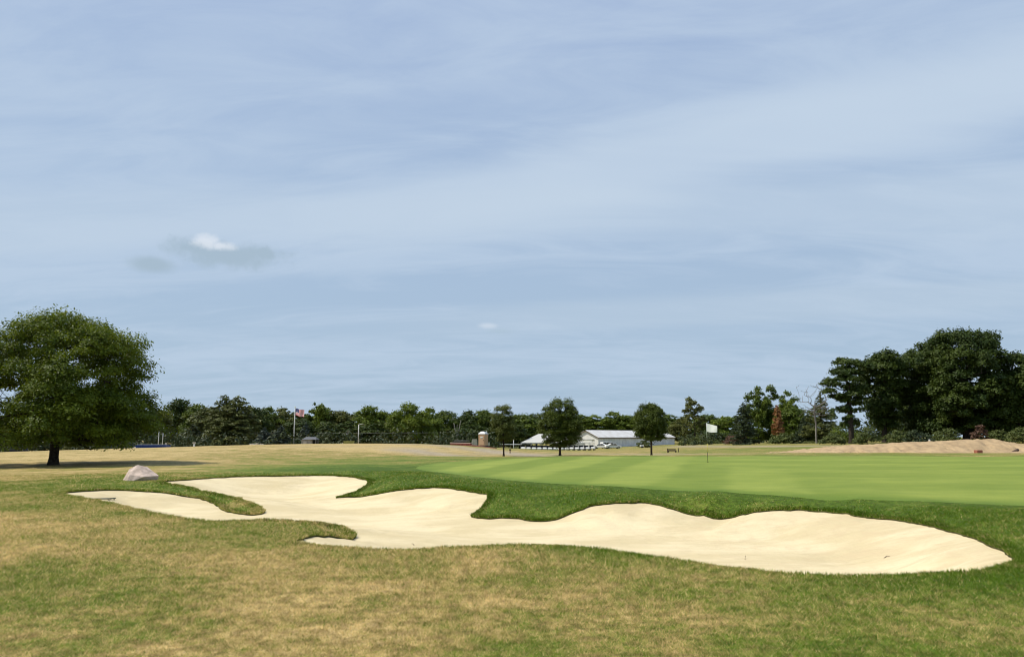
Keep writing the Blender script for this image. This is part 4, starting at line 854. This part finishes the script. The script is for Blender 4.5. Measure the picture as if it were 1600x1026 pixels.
q = on_pile(1583, 709, 55.5); mb = MB(); mb.tube([(-.45, 0, -.1), (.0, .05, .12), (.42, 0, .32)], [.14, .12, .10], 9); mb.tube([(0, 0, .12), (.2, -.1, -.08)], [.07, .04], 7); o = mb.build('log', M_soil, None, True); o.location = q; tag(o, 'dark log leaning on the right end of the dirt pile', 'log')
q = on_pile(1452.5, 690, 66); MB_ = MB().tube([(0, 0, -.6), (0, 0, .22)], .07, 8); o = MB_.build('marker_post', M_white); o.location = q; tag(o, 'small white marker post behind the ridge of the dirt pile', 'post')
for i_, (px, py, r_) in enumerate(((1512, 712, .14), (1498, 711, .1), (1560, 713, .12), (1575, 712.4, .16), (1547, 712.5, .09))):
    rr = np.random.default_rng(i_); q = on_pile(px, py, 54.6); o = link_mesh('stone', rockmesh([tuple(v_) for v_ in unit(rr.normal(size=(14, 3))) * r_ * np.array([1.3, 1, .8])], 1, .012, i_, 5), M_stone); o.location = (q.x, q.y, q.z)
    tag(o, 'pale stone at the dirt pile foot, ' + ['just left of the reddish bin', 'leftmost of the stones by the reddish bin', 'midway between the reddish bin and the log', 'below the dark log', 'just right of the reddish bin'][i_], 'stone', 'stones at the foot of the dirt pile')
# barn
d = 235; C0 = ground_at(935, d); dr = Vector((.67, .743, 0)).normalized(); pr = Vector((-.743, .67, 0)).normalized(); Lb, Wb = 47.0, 9.5
zb = -1.95; EV = m(15.5, d); RG = m(25.5, 240)
e = empty('barn', (C0.x, C0.y, zb)); tag(e, 'long low pale metal barn with a white gabled end', 'barn'); Cn = Vector((0, 0, 0)); A0 = Cn; A1 = dr * Lb; B0 = pr * Wb; B1 = B0 + A1; R0 = pr * Wb / 2; R1 = R0 + A1; up = Vector((0, 0, 1))
M_side = mat('shade_tinted_siding', (.74, .75, .77), .55, nscale=.35, namp=.1); M_gab = mat('white_siding', (.80, .79, .76), .6, nscale=1, namp=.06)  # side wall colour carries a grey-blue shade tint; gable stays white
def quadwall(mb, a, b_, h0, h1, mi=0): mb.add([a - up * .5, b_ - up * .5, b_ + up * h1, a + up * h0], [(0, 1, 2, 3)], mi)
mb = MB(); quadwall(mb, A0, A1, EV, EV); quadwall(mb, B1, B0, EV, EV); mb.build('side_wall', M_side, e)
mb = MB()
for a, b_, r_ in ((A0, B0, R0), (A1, B1, R1)): MB().add([a - up * .5, b_ - up * .5, b_ + up * EV, r_ + up * (RG - .04), a + up * EV], [(0, 1, 2, 3, 4)]).build('gable_wall', M_gab, e)
mb = MB(); nrib = int(Lb / .9)
for i_ in range(nrib + 1):       # standing seams on the wall
    q = A0 + dr * (Lb * i_ / nrib) - pr * .03; mb.box(q + up * (EV / 2 - .25), (.08, .06, EV + .4), rz=math.atan2(dr.y, dr.x))
mb.build('wall_ribs', M_side, e)
mb = MB(); ov = .35
for sgn_, a in ((-1, A0), (1, B0)):
    out = pr * (sgn_ * ov); sl = (RG - EV) / (Wb / 2) * ov; a0 = a + out - dr * ov + up * (EV - sl + .05); a1 = a0 + dr * (Lb + 2 * ov); r0 = R0 - dr * ov + up * (RG + .05); r1 = r0 + dr * (Lb + 2 * ov); t_ = up * .12
    mb.add([a0, a1, r1, r0, a0 + t_, a1 + t_, r1 + t_, r0 + t_], [(0, 1, 2, 3), (7, 6, 5, 4), (0, 4, 5, 1), (3, 2, 6, 7), (0, 3, 7, 4), (1, 5, 6, 2)])
rf = mb.build('roof', M_roofw, e)
mb = MB(); a0 = A0 - pr * (ov + .03) + up * (EV - .22) - dr * ov; mb.tube([a0, a0 + dr * (Lb + 2 * ov)], .10, 6); mb.tube([a0, R0 - dr * (ov + .04) + up * RG], .09, 6); mb.tube([B0 + pr * ov + up * (EV - .22) - dr * ov, R0 - dr * (ov + .04) + up * RG], .09, 6); mb.build('eave_trim', M_trim, rf)
mb = MB(); c0 = A0 * .5 + B0 * .5 - dr * .06; mb.box(c0 + up * 1.2, (.1, 4.6, 2.5), rz=math.atan2(dr.y, dr.x)); dd_ = mb.build('sliding_door', M_white, e)
mb = MB(); mb.box(c0 - dr * .06 + up * 2.5, (.14, 6.4, .16), rz=math.atan2(dr.y, dr.x)); mb.build('door_track', M_steel, dd_)
# golf tent
d = 205; p = ground_at(862, d); e = empty('event_tent', p); tag(e, 'white peaked event tent behind the row of golf carts', 'tent'); k = m(1, d); hw = 48 * k; dp = 5.0; eh = 14.5 * k + .1; ph = ztop(677.5, d) - p.z
p.z = p.z; base_ = 0; eh = ztop(691, d) - p.z
mb = MB(); cr_ = [(-hw, -dp, eh), (hw, -dp, eh), (hw, dp, eh), (-hw, dp, eh)]; tk = [(-hw * .42, 0, ph), (hw * .30, 0, ph)]
vs = cr_ + tk; mb.add(vs, [(0, 1, 5, 4), (1, 2, 5), (2, 3, 4, 5), (3, 0, 4)]); mb.build('canopy', M_cloth, e)
mb = MB()
for a, b_ in ((0, 1), (1, 2), (2, 3), (3, 0)):
    A_, B_ = Vector(cr_[a]), Vector(cr_[b_]); mb.add([A_ + up * .02, B_ + up * .02, B_ - up * .3, A_ - up * .3], [(0, 1, 2, 3)])
mb.build('valance', M_cloth, e)
mb = MB(); mb.add([(-hw, -dp, eh - .3), (-hw, dp, eh - .3), (-hw, dp, -.1), (-hw, -dp, -.1)], [(0, 1, 2, 3)]); mb.build('side_panel', M_cloth, e); mb = MB(); mb.add([(hw * .2, -dp + .1, eh - .3), (hw, -dp + .1, eh - .3), (hw, -dp + .1, -.1), (hw * .2, -dp + .1, -.1)], [(0, 1, 2, 3)]); mb.build('side_panel', M_cloth, e)
for i_ in range(7):
    for yy in (-dp, dp): MB().tube([(-hw + i_ * hw / 3, yy, -.1), (-hw + i_ * hw / 3, yy, eh)], .07, 6).build('pole', M_steel, e)
# white rail left of the tent
d = 195; q0 = ground_at(781, d); q1 = ground_at(815, d); e = empty('rail_fence', q0); tag(e, 'low white rail running left from the event tent', 'fence'); zt = ztop(694, d); L_ = q1 - q0
o = MB().tube([(0, 0, zt - q0.z), (L_.x, L_.y, zt - q0.z)], .09, 6).build('rail', M_white, e)
for i_ in range(5): MB().tube([(L_.x * i_ / 4, L_.y * i_ / 4, -.2), (L_.x * i_ / 4, L_.y * i_ / 4, zt - q0.z)], .05, 6).build('post', M_trim, e)
def pole_thing(px, ytop, d, r_, name, label, cat, mt, group=None, arm=None, head=None):
    p = ground_at(px, d); h_ = ztop(ytop, d) - p.z; e = empty(name, p); tag(e, label, cat, group); MB().tube([(0, 0, -.3), (0, 0, h_)], [r_, r_ * .75], 8).build('pole', mt, e, True)
    if arm: o = MB().tube([(0, 0, h_ - .05), (arm * .5, 0, h_ + .08), (arm, 0, h_ + .05)], [r_ * .6, r_ * .5, r_ * .5], 6).build('arm', mt, e); MB().box((arm + .15, 0, h_ + .02), (.5, .25, .12), bev=.03).build('lamp_head', M_grey, o)
    return e, h_
pole_thing(246.5, 667, 133, .075, 'white_mast', 'white mast, left one of the pair beside the blue container', 'mast', M_white, 'white masts by the blue container')
pole_thing(253, 667, 133, .075, 'white_mast', 'white mast, right one of the pair beside the blue container', 'mast', M_white, 'white masts by the blue container')
pole_thing(559.5, 663, 150, .10, 'street_lamp', 'single arm street lamp on a pale pole above the straw crest', 'street lamp', M_pole, arm=.75)
pole_thing(802.5, 685, 185, .10, 'short_post', 'short pale post between the sparse young tree and the tent', 'post', M_white)
e, h_ = pole_thing(303, 692, 110, .14, 'utility_post', 'short white utility post on the crest left of the twin pines', 'post', M_white); MB().box((0, 0, h_ + .04), (.42, .3, .22), bev=.03).build('cap', M_conc, e)
e, h_ = pole_thing(543, 672, 160, .09, 'sign_post', 'post carrying a round white disc left of the street lamp', 'sign', M_trim); MB().tube([(-.25, -.14, h_ - 1.1), (-.25, -.08, h_ - 1.1)], .38, 20).build('disc', M_white, e)
p = ground_at(545, 135); e = empty('planter_box', (p.x, p.y, p.z)); tag(e, 'low yellow green box on the crest below the white disc sign', 'box'); zt = ztop(689, 135) - p.z; M_yg = mat('yellow_green_boards', (.30, .30, .09), .8, nscale=2, namp=.2)
MB().box((0, 0, zt / 2 - .1), (m(15, 135), 1.0, zt + .2), bev=.04).build('body', M_yg, e); MB().box((-m(9.5, 135), -.1, zt * .3), (.22, .3, zt * .9), bev=.03).build('post', M_conc, e); MB().box((0, 0, zt + .03), (m(16, 135), 1.1, .06)).build('rim', M_yg, e)
# blue container with ribs
d = 124; p = ground_at(239, d); p.z = ztop(701, d); e = empty('blue_container', p); tag(e, 'long low open topped blue container on the crest beside the white masts', 'container'); Wc = m(46, d); Hc = ztop(694.6, d) - p.z
MB().box((0, 0, Hc / 2 - .3), (Wc, 2.2, Hc + .5), bev=.04, rz=.05).build('body', M_blue, e); mb = MB()
for i_ in range(15): mb.box((-Wc / 2 + (i_ + .5) * Wc / 15, -1.13 + (-Wc / 2 + (i_ + .5) * Wc / 15) * .05, Hc / 2 - .3), (.10, .1, Hc + .4))
mb.build('ribs', M_blue, e); MB().box((-Wc * .05, 0, Hc + .02), (Wc * .86, 1.6, .12), rz=.05).build('rim', M_grey, e); MB().tube([(Wc * .45, -.3, Hc), (Wc * .45, -.3, Hc + .35)], .16, 8).build('hatch', M_conc, e)
# rock piles, each stone a thing
def rockpile(px0, px1, py0, py1, d, n_, label, grp, seed):
    rr = np.random.default_rng(seed)
    for i_ in range(n_):
        f_ = (i_ + .5) / n_; px = px0 + (px1 - px0) * f_; t_ = rr.random(); r_ = m(rr.uniform(1.6, 2.7), d); zz = ztop(py0 + (py1 - py0) * (t_ if i_ % 2 else .75), d)
        q = at(px, 690, d=d + rr.uniform(-.4, .4)); o = link_mesh('field_stone', rockmesh([tuple(v_) for v_ in unit(rr.normal(size=(16, 3))) * r_ * np.array([1.25, 1, .85])], 1, .02, seed + i_, 3), M_stone); o.location = (q.x, q.y, zz - r_ * .3)
        tag(o, label % (['leftmost', 'second from the left', 'third from the left', 'fourth from the left', 'fifth from the left', 'sixth from the left', 'seventh from the left', 'eighth from the left'][i_]), 'stone', grp)
rockpile(197, 213, 698, 701, 118, 6, 'pale field stone %s in the pile beside the blue container', 'pale stones piled by the blue container', 101)
rockpile(390, 412, 692.5, 695, 105, 7, 'pale field stone %s in the low pile left of the flagpole', 'pale stones on the crest left of the flagpole', 131)
# grey shed
d = 135; p = ground_at(484, d); p.z = ztop(694.5, d); e = empty('garden_shed', p); tag(e, 'small grey shed with a dark shingle roof right of the flagpole', 'shed'); W_ = m(22, d); hh_ = m(8.0, d); rh = m(4, d)
mb = MB(); mb.box((-W_ * .14, 0, hh_ / 2 - .2), (W_ * .72, 2.0, hh_ + .3)); mb.build('wall', M_grey, e); MB().box((W_ * .38, .4, hh_ / 2 - .2), (W_ * .28, 1.2, hh_ + .2)).build('bay_shade_block', M_black, e)  # solid black box stands in for the shade inside the bay
MB().box((-W_ * .24, -1.02, hh_ * .32), (W_ * .22, .06, hh_ * .75)).build('door', mat('pale_door', (.42, .40, .36), .8), e)
mb = MB(); w2 = W_ * .56; mb.add([(-w2 * .82, -1.3, hh_), (w2, -1.3, hh_), (w2, 1.3, hh_), (-w2 * .82, 1.3, hh_), (-w2 * .5, 0, hh_ + rh), (w2 * .68, 0, hh_ + rh)], [(0, 1, 5, 4), (1, 2, 5), (2, 3, 4, 5), (3, 0, 4), (3, 2, 1, 0)]); mb.build('roof', M_shin, e)
MB().tube([(w2 * .95, -1.2, -.3), (w2 * .95, -1.2, hh_)], .05, 6).build('post', M_grey, e)
# portable toilet
d = 125; p = ground_at(755, d); p.z = ztop(695.5, d); e = empty('portable_toilet', p, R(-24)); tag(e, 'tan portable toilet with a white domed roof beside the dark red barrier', 'portable toilet'); Hb = ztop(678, d) - p.z; wb = m(11.5, d)
MB().box((0, 0, Hb / 2 - .1), (wb, wb * .95, Hb + .2), bev=.04).build('body', M_tan, e)
o = MB().box((.02, -wb * .475 - .02, Hb * .46), (wb * .66, .05, Hb * .86), bev=.015).build('door', mat('tan_door', (.60, .37, .23), .55), e); MB().box((0, -wb * .475 - .06, Hb * .72), (wb * .36, .02, .22)).build('notice', M_white, o); MB().box((wb * .25, -wb * .475 - .06, Hb * .48), (.05, .04, .16)).build('handle', M_black, o)
mb = MB()
for s_ in (0, 1, 2): mb.box((0, 0, Hb + .10 + s_ * .14), (wb * (1.08 - .22 * s_), wb * (1.03 - .22 * s_), .14), top=.9 - .06 * s_)
mb.build('roof', M_white, e); MB().box((0, 0, -.12), (wb * 1.06, wb, .14)).build('skid_base', M_black, e); MB().tube([(wb * .35, wb * .3, Hb), (wb * .35, wb * .3, Hb + .55)], .05, 8).build('vent_pipe', M_white, e)
# concrete box and low roofs left of it
d = 128; q = at(741.5, 694, d=d); e = MB().box((0, 0, .25), (m(8.5, d), 1.2, m(7, d) + .5), bev=.05, top=.9).build('concrete_box', M_conc); e.location = q; tag(e, 'pale squat concrete box left of the portable toilet', 'utility box')
q = at(764, 693.5, d=d); e = MB().box((0, 0, .0), (.32, .32, .6), bev=.03).build('small_box', M_conc); e.location = q; tag(e, 'small pale box at the right foot of the portable toilet', 'utility box')
d = 135; q = at(718, 692, d=d); e = empty('flat_roofed_hut', q); tag(e, 'low dark hut with a flat pale roof behind the dark red barrier', 'hut'); MB().box((0, 0, -.1), (m(20, d), 2, .9)).build('wall', M_black, e); MB().box((.4, 0, .42), (m(23, d), 2.4, .14), bev=.03).build('roof', M_grey, e)
# dark red barrier (stacked timbers)
for nm_, (xa, ya0, ya1, da), (xb, yb0, yb1, db), lab in (('timber_barrier', (704, 691.5, 697.5, 118), (736, 692, 698.5, 114), 'dark red stacked timber barrier, left taller section'), ('timber_barrier', (736, 694, 699.5, 114), (775, 699, 702.5, 100), 'dark red low timber barrier sloping down to the right below the toilet')):
    a = at(xa, ya1 + .5, d=da); b_ = at(xb, yb1 + .5, d=db); e = empty(nm_, a); tag(e, lab, 'barrier', 'dark red barrier sections'); v_ = b_ - a; nb_ = 3; ha = m(ya1 - ya0, da); hb_ = m(yb1 - yb0, db); sd = Vector((-v_.y, v_.x, 0)).normalized() * .12
    for i_ in range(nb_):
        z0_, z1_ = i_ / nb_ + .01, (i_ + 1) / nb_ - .02; A_ = [Vector((0, 0, ha * z0_)), v_ + Vector((0, 0, hb_ * z0_)), v_ + Vector((0, 0, hb_ * z1_)), Vector((0, 0, ha * z1_))]; nn = sd * (1 + .06 * i_)
        MB().add([q - nn for q in A_] + [q + nn for q in A_], [(0, 1, 2, 3), (7, 6, 5, 4), (0, 4, 5, 1), (1, 5, 6, 2), (2, 6, 7, 3), (3, 7, 4, 0)]).build('timber', M_red, e)
    if xa == 704: MB().add([Vector((0, 0, ha + .01)) - sd * 1.3, v_ + Vector((0, 0, hb_ + .01)) - sd * 1.3, v_ + Vector((0, 0, hb_ + .01)) + sd * 3, Vector((0, 0, ha + .01)) + sd * 3, Vector((0, 0, ha + .09)) - sd * 1.3, v_ + Vector((0, 0, hb_ + .09)) - sd * 1.3, v_ + Vector((0, 0, hb_ + .09)) + sd * 3, Vector((0, 0, ha + .09)) + sd * 3], [(3, 2, 1, 0), (4, 5, 6, 7), (0, 1, 5, 4), (1, 2, 6, 5), (2, 3, 7, 6), (3, 0, 4, 7)]).build('cap', mat('pale_pink_cap', (.50, .38, .33), .8), e)
# golf carts
def wheel(mb, x, y, r_, w_): mb.tube([(x, y - w_ / 2, r_), (x, y + w_ / 2, r_)], r_, 12)
def make_cart():
    e = empty('golf_cart', (0, 0, 0))
    mb = MB(); prof_ = [(-1.15, .35), (1.2, .35), (1.22, .55), (1.0, .78), (.72, .82), (.55, .45), (-.1, .42), (-.15, .62), (-.75, .66), (-1.1, .75), (-1.2, .6)]
    mb.prism(prof_, .86, 'y'); b_ = mb.build('body', M_white, e)
    MB().box((-.35, 0, .74), (.5, 1.05, .16), bev=.04).build('seat', M_dark, e); MB().box((-.62, 0, 1.02), (.12, 1.05, .42), bev=.04).build('backrest', M_dark, e)
    MB().box((-.1, 0, 1.83), (1.75, 1.15, .07), bev=.03).build('roof', mat('cart_roof', (.38, .39, .38), .6) if 'cart_roof' not in bpy.data.materials else bpy.data.materials['cart_roof'], e)
    for x0, x1, y_ in ((.72, .55, .5), (.72, .55, -.5), (-.85, -.75, .5), (-.85, -.75, -.5)): MB().tube([(x0, y_, .7), (x1, y_, 1.82)], .025, 5).build('roof_post', M_dark, e)
    MB().tube([(.5, .25, .8), (.3, .25, 1.05)], .02, 5).build('steering_column', M_black, e)
    for x_ in (.85, -.8):
        for y_ in (-.5, .5):
            mb = MB(); wheel(mb, x_, y_, .23, .18); w_ = mb.build('wheel', M_black, e)
    return e
cart0 = make_cart(); ORD = ['first', 'second', 'third', 'fourth', 'fifth', 'sixth', 'seventh', 'eighth', 'ninth', 'tenth', 'eleventh', 'twelfth', 'thirteenth']
cx0 = [(817 + i_ * 8.3) for i_ in range(7)] + [(876 + i_ * 8.2) for i_ in range(7)]
for i_, px in enumerate(cx0):
    d = 178 if i_ < 7 else 184; o = cart0 if i_ == 0 else copy_tree(cart0); p = ground_at(px, d); o.location = p; o.rotation_euler = (0, 0, R(-84 + (i_ * 37 % 9) - 4)); 
    lab = ('white golf cart, %s from the left in the row beside the event tent' % ORD[i_]) if i_ < 7 else ('white golf cart, %s from the right in the row before the barn' % ORD[13 - i_]); tag(o, lab, 'golf cart', 'golf carts parked in a row')
for i_ in range(6):
    px = 826 + i_ * 8.2; d = 188; o = copy_tree(cart0); p = ground_at(px, d); o.location = p; o.rotation_euler = (0, 0, R(128 + (i_ * 23 % 7))); tag(o, 'golf cart in the back row under the tent edge, %s from the left' % ORD[i_], 'golf cart', 'golf carts in the back row')
# parked cars by the barn
def make_car(name, prof_, gl, W_, label, loc, rz, paint, group):
    e = empty(name, loc, rz); tag(e, label, 'car', group); mb = MB(); mb.prism(prof_, W_, 'y'); me_ = mb.build('body', paint, e)
    bv = me_.modifiers.new('bevel', 'BEVEL'); bv.width = .07; bv.segments = 2
    for g_ in gl:
        for s_ in (-1, 1): MB().prism(g_, .03, 'y', s_ * (W_ / 2 + .005)).build('side_window', M_glass, e)
    L_ = prof_[0][0]
    for x_ in (prof_[0][0] + .85, prof_[1][0] - .85):
        for s_ in (-1, 1):
            mb = MB(); wheel(mb, x_, s_ * (W_ / 2 - .08), .33, .22); w_ = mb.build('wheel', M_black, e); MB().tube([(x_, s_ * (W_ / 2 + .035) - .01, .33), (x_, s_ * (W_ / 2 + .035) + .01, .33)], .2, 12).build('rim', M_steel, w_)
    for s_ in (-1, 1): MB().box((prof_[1][0] + .0, s_ * (W_ / 2 - .3), .68), (.06, .3, .14), bev=.02).build('headlight', M_glass, e)
    return e
sed = [(-2.2, .3), (2.2, .3), (2.25, .62), (2.1, .82), (1.2, .95), (.6, 1.38), (-.7, 1.42), (-1.5, 1.02), (-2.15, .95), (-2.25, .6)]; sg = [[(1.0, .96), (.55, 1.33), (-.05, 1.36), (-.05, .95)], [(-.12, .95), (-.12, 1.36), (-.68, 1.36), (-1.25, 1.02)]]
van = [(-2.3, .32), (2.3, .32), (2.35, .7), (2.2, 1.0), (1.5, 1.12), (.9, 1.7), (-2.1, 1.75), (-2.32, 1.1)]; vg = [[(1.3, 1.14), (.85, 1.62), (.1, 1.64), (.1, 1.12)], [(.02, 1.12), (.02, 1.64), (-1.0, 1.66), (-1.0, 1.12)], [(-1.1, 1.12), (-1.1, 1.66), (-1.95, 1.66), (-2.1, 1.2)]]
d = 212; g3 = 'white cars parked beside the barn'
make_car('parked_car', sed, sg, 1.75, 'white low car nearest the barn gable, left of the white van', ground_at(939, d), R(160), M_white, g3)
make_car('parked_van', van, vg, 1.85, 'white taller van parked between the two low cars by the barn', ground_at(950.5, d + 6), R(20), M_white, g3)
make_car('parked_car', sed, sg, 1.75, 'white low car at the right end of the group by the barn', ground_at(958, d - 4), R(8), M_white, g3)
q = ground_at(1003, 200); e = empty('utility_trailer', q, .1); tag(e, 'small white utility trailer near the middle of the barn wall', 'trailer'); MB().box((0, 0, .55), (.95, .8, .45), bev=.05).build('body', M_white, e)
for s_ in (-1, 1):
    mb = MB(); wheel(mb, 0, s_ * .45, .22, .12); mb.build('wheel', M_black, e)
MB().tube([(.45, 0, .4), (1.0, 0, .35)], .03, 5).build('drawbar', M_black, e)
# dark tee bench and baskets right of the round young tree
d = 90; q = ground_at(1050, d); e = empty('slatted_bench', q); tag(e, 'low dark slatted bench on the straw grass right of the round young tree', 'bench'); W_ = m(13, d)
o = MB().box((0, 0, .20), (W_, .42, .10)).build('seat', M_soil, e); o = MB(); [o.box((0, .22, .30 + i_ * .09), (W_, .04, .06)) for i_ in range(2)]; o.build('backrest', M_soil, e)
for s_ in (-1, 1): MB().box((s_ * W_ * .45, 0, .08), (.08, .42, .28)).build('leg', M_soil, e)
for px_, lb in ((1043, 'short dark stake at the left of the slatted bench'), (1060, 'short dark stake at the right of the slatted bench')):
    q = ground_at(px_, d); o = MB().tube([(0, 0, -.1), (0, 0, .5)], .05, 7).build('stake', M_soil); o.location = q; tag(o, lb, 'stake', 'dark stakes by the bench')
q = ground_at(797, 84); o = MB(); o.tube([(0, 0, -.1), (0, 0, .32)], .05, 8); o.box((0, 0, .38), (.2, .2, .16), bev=.02); o = o.build('yardage_post', M_soil); o.location = q; tag(o, 'short dark marker post right of the sparse young tree', 'post')
# red roofed cart under the big tree
d = 112; q = ground_at(29, d); q.z = ztop(708.5, d); e = copy_tree(cart0); e.name = 'utility_cart'; e.location = q; e.rotation_euler = (0, 0, R(25)); del e['group']; tag(e, 'utility cart with a reddish white roof under the big tree at the far left', 'utility cart')
for ch in [c for c in bpy.data.objects if c.parent == e]:
    if ch.name.startswith('roof') and 'post' not in ch.name: ch.data = ch.data.copy(); ch.data.materials[0] = M_redp
    if ch.name.startswith('body'): ch.data = ch.data.copy(); ch.data.materials[0] = M_dark
# overhead cable in front of the wood
d = 165; mb = MB(); a = at(-60, 676, d=d); pts_ = [at(px, 675 + 2.2 * math.sin((px + 60) / 800 * math.pi), d=d) for px in range(-60, 800, 40)]; o = mb.tube(pts_, .008, 4).build('overhead_cable', M_steel); tag(o, 'thin overhead cable crossing in front of the dark wood', 'cable')
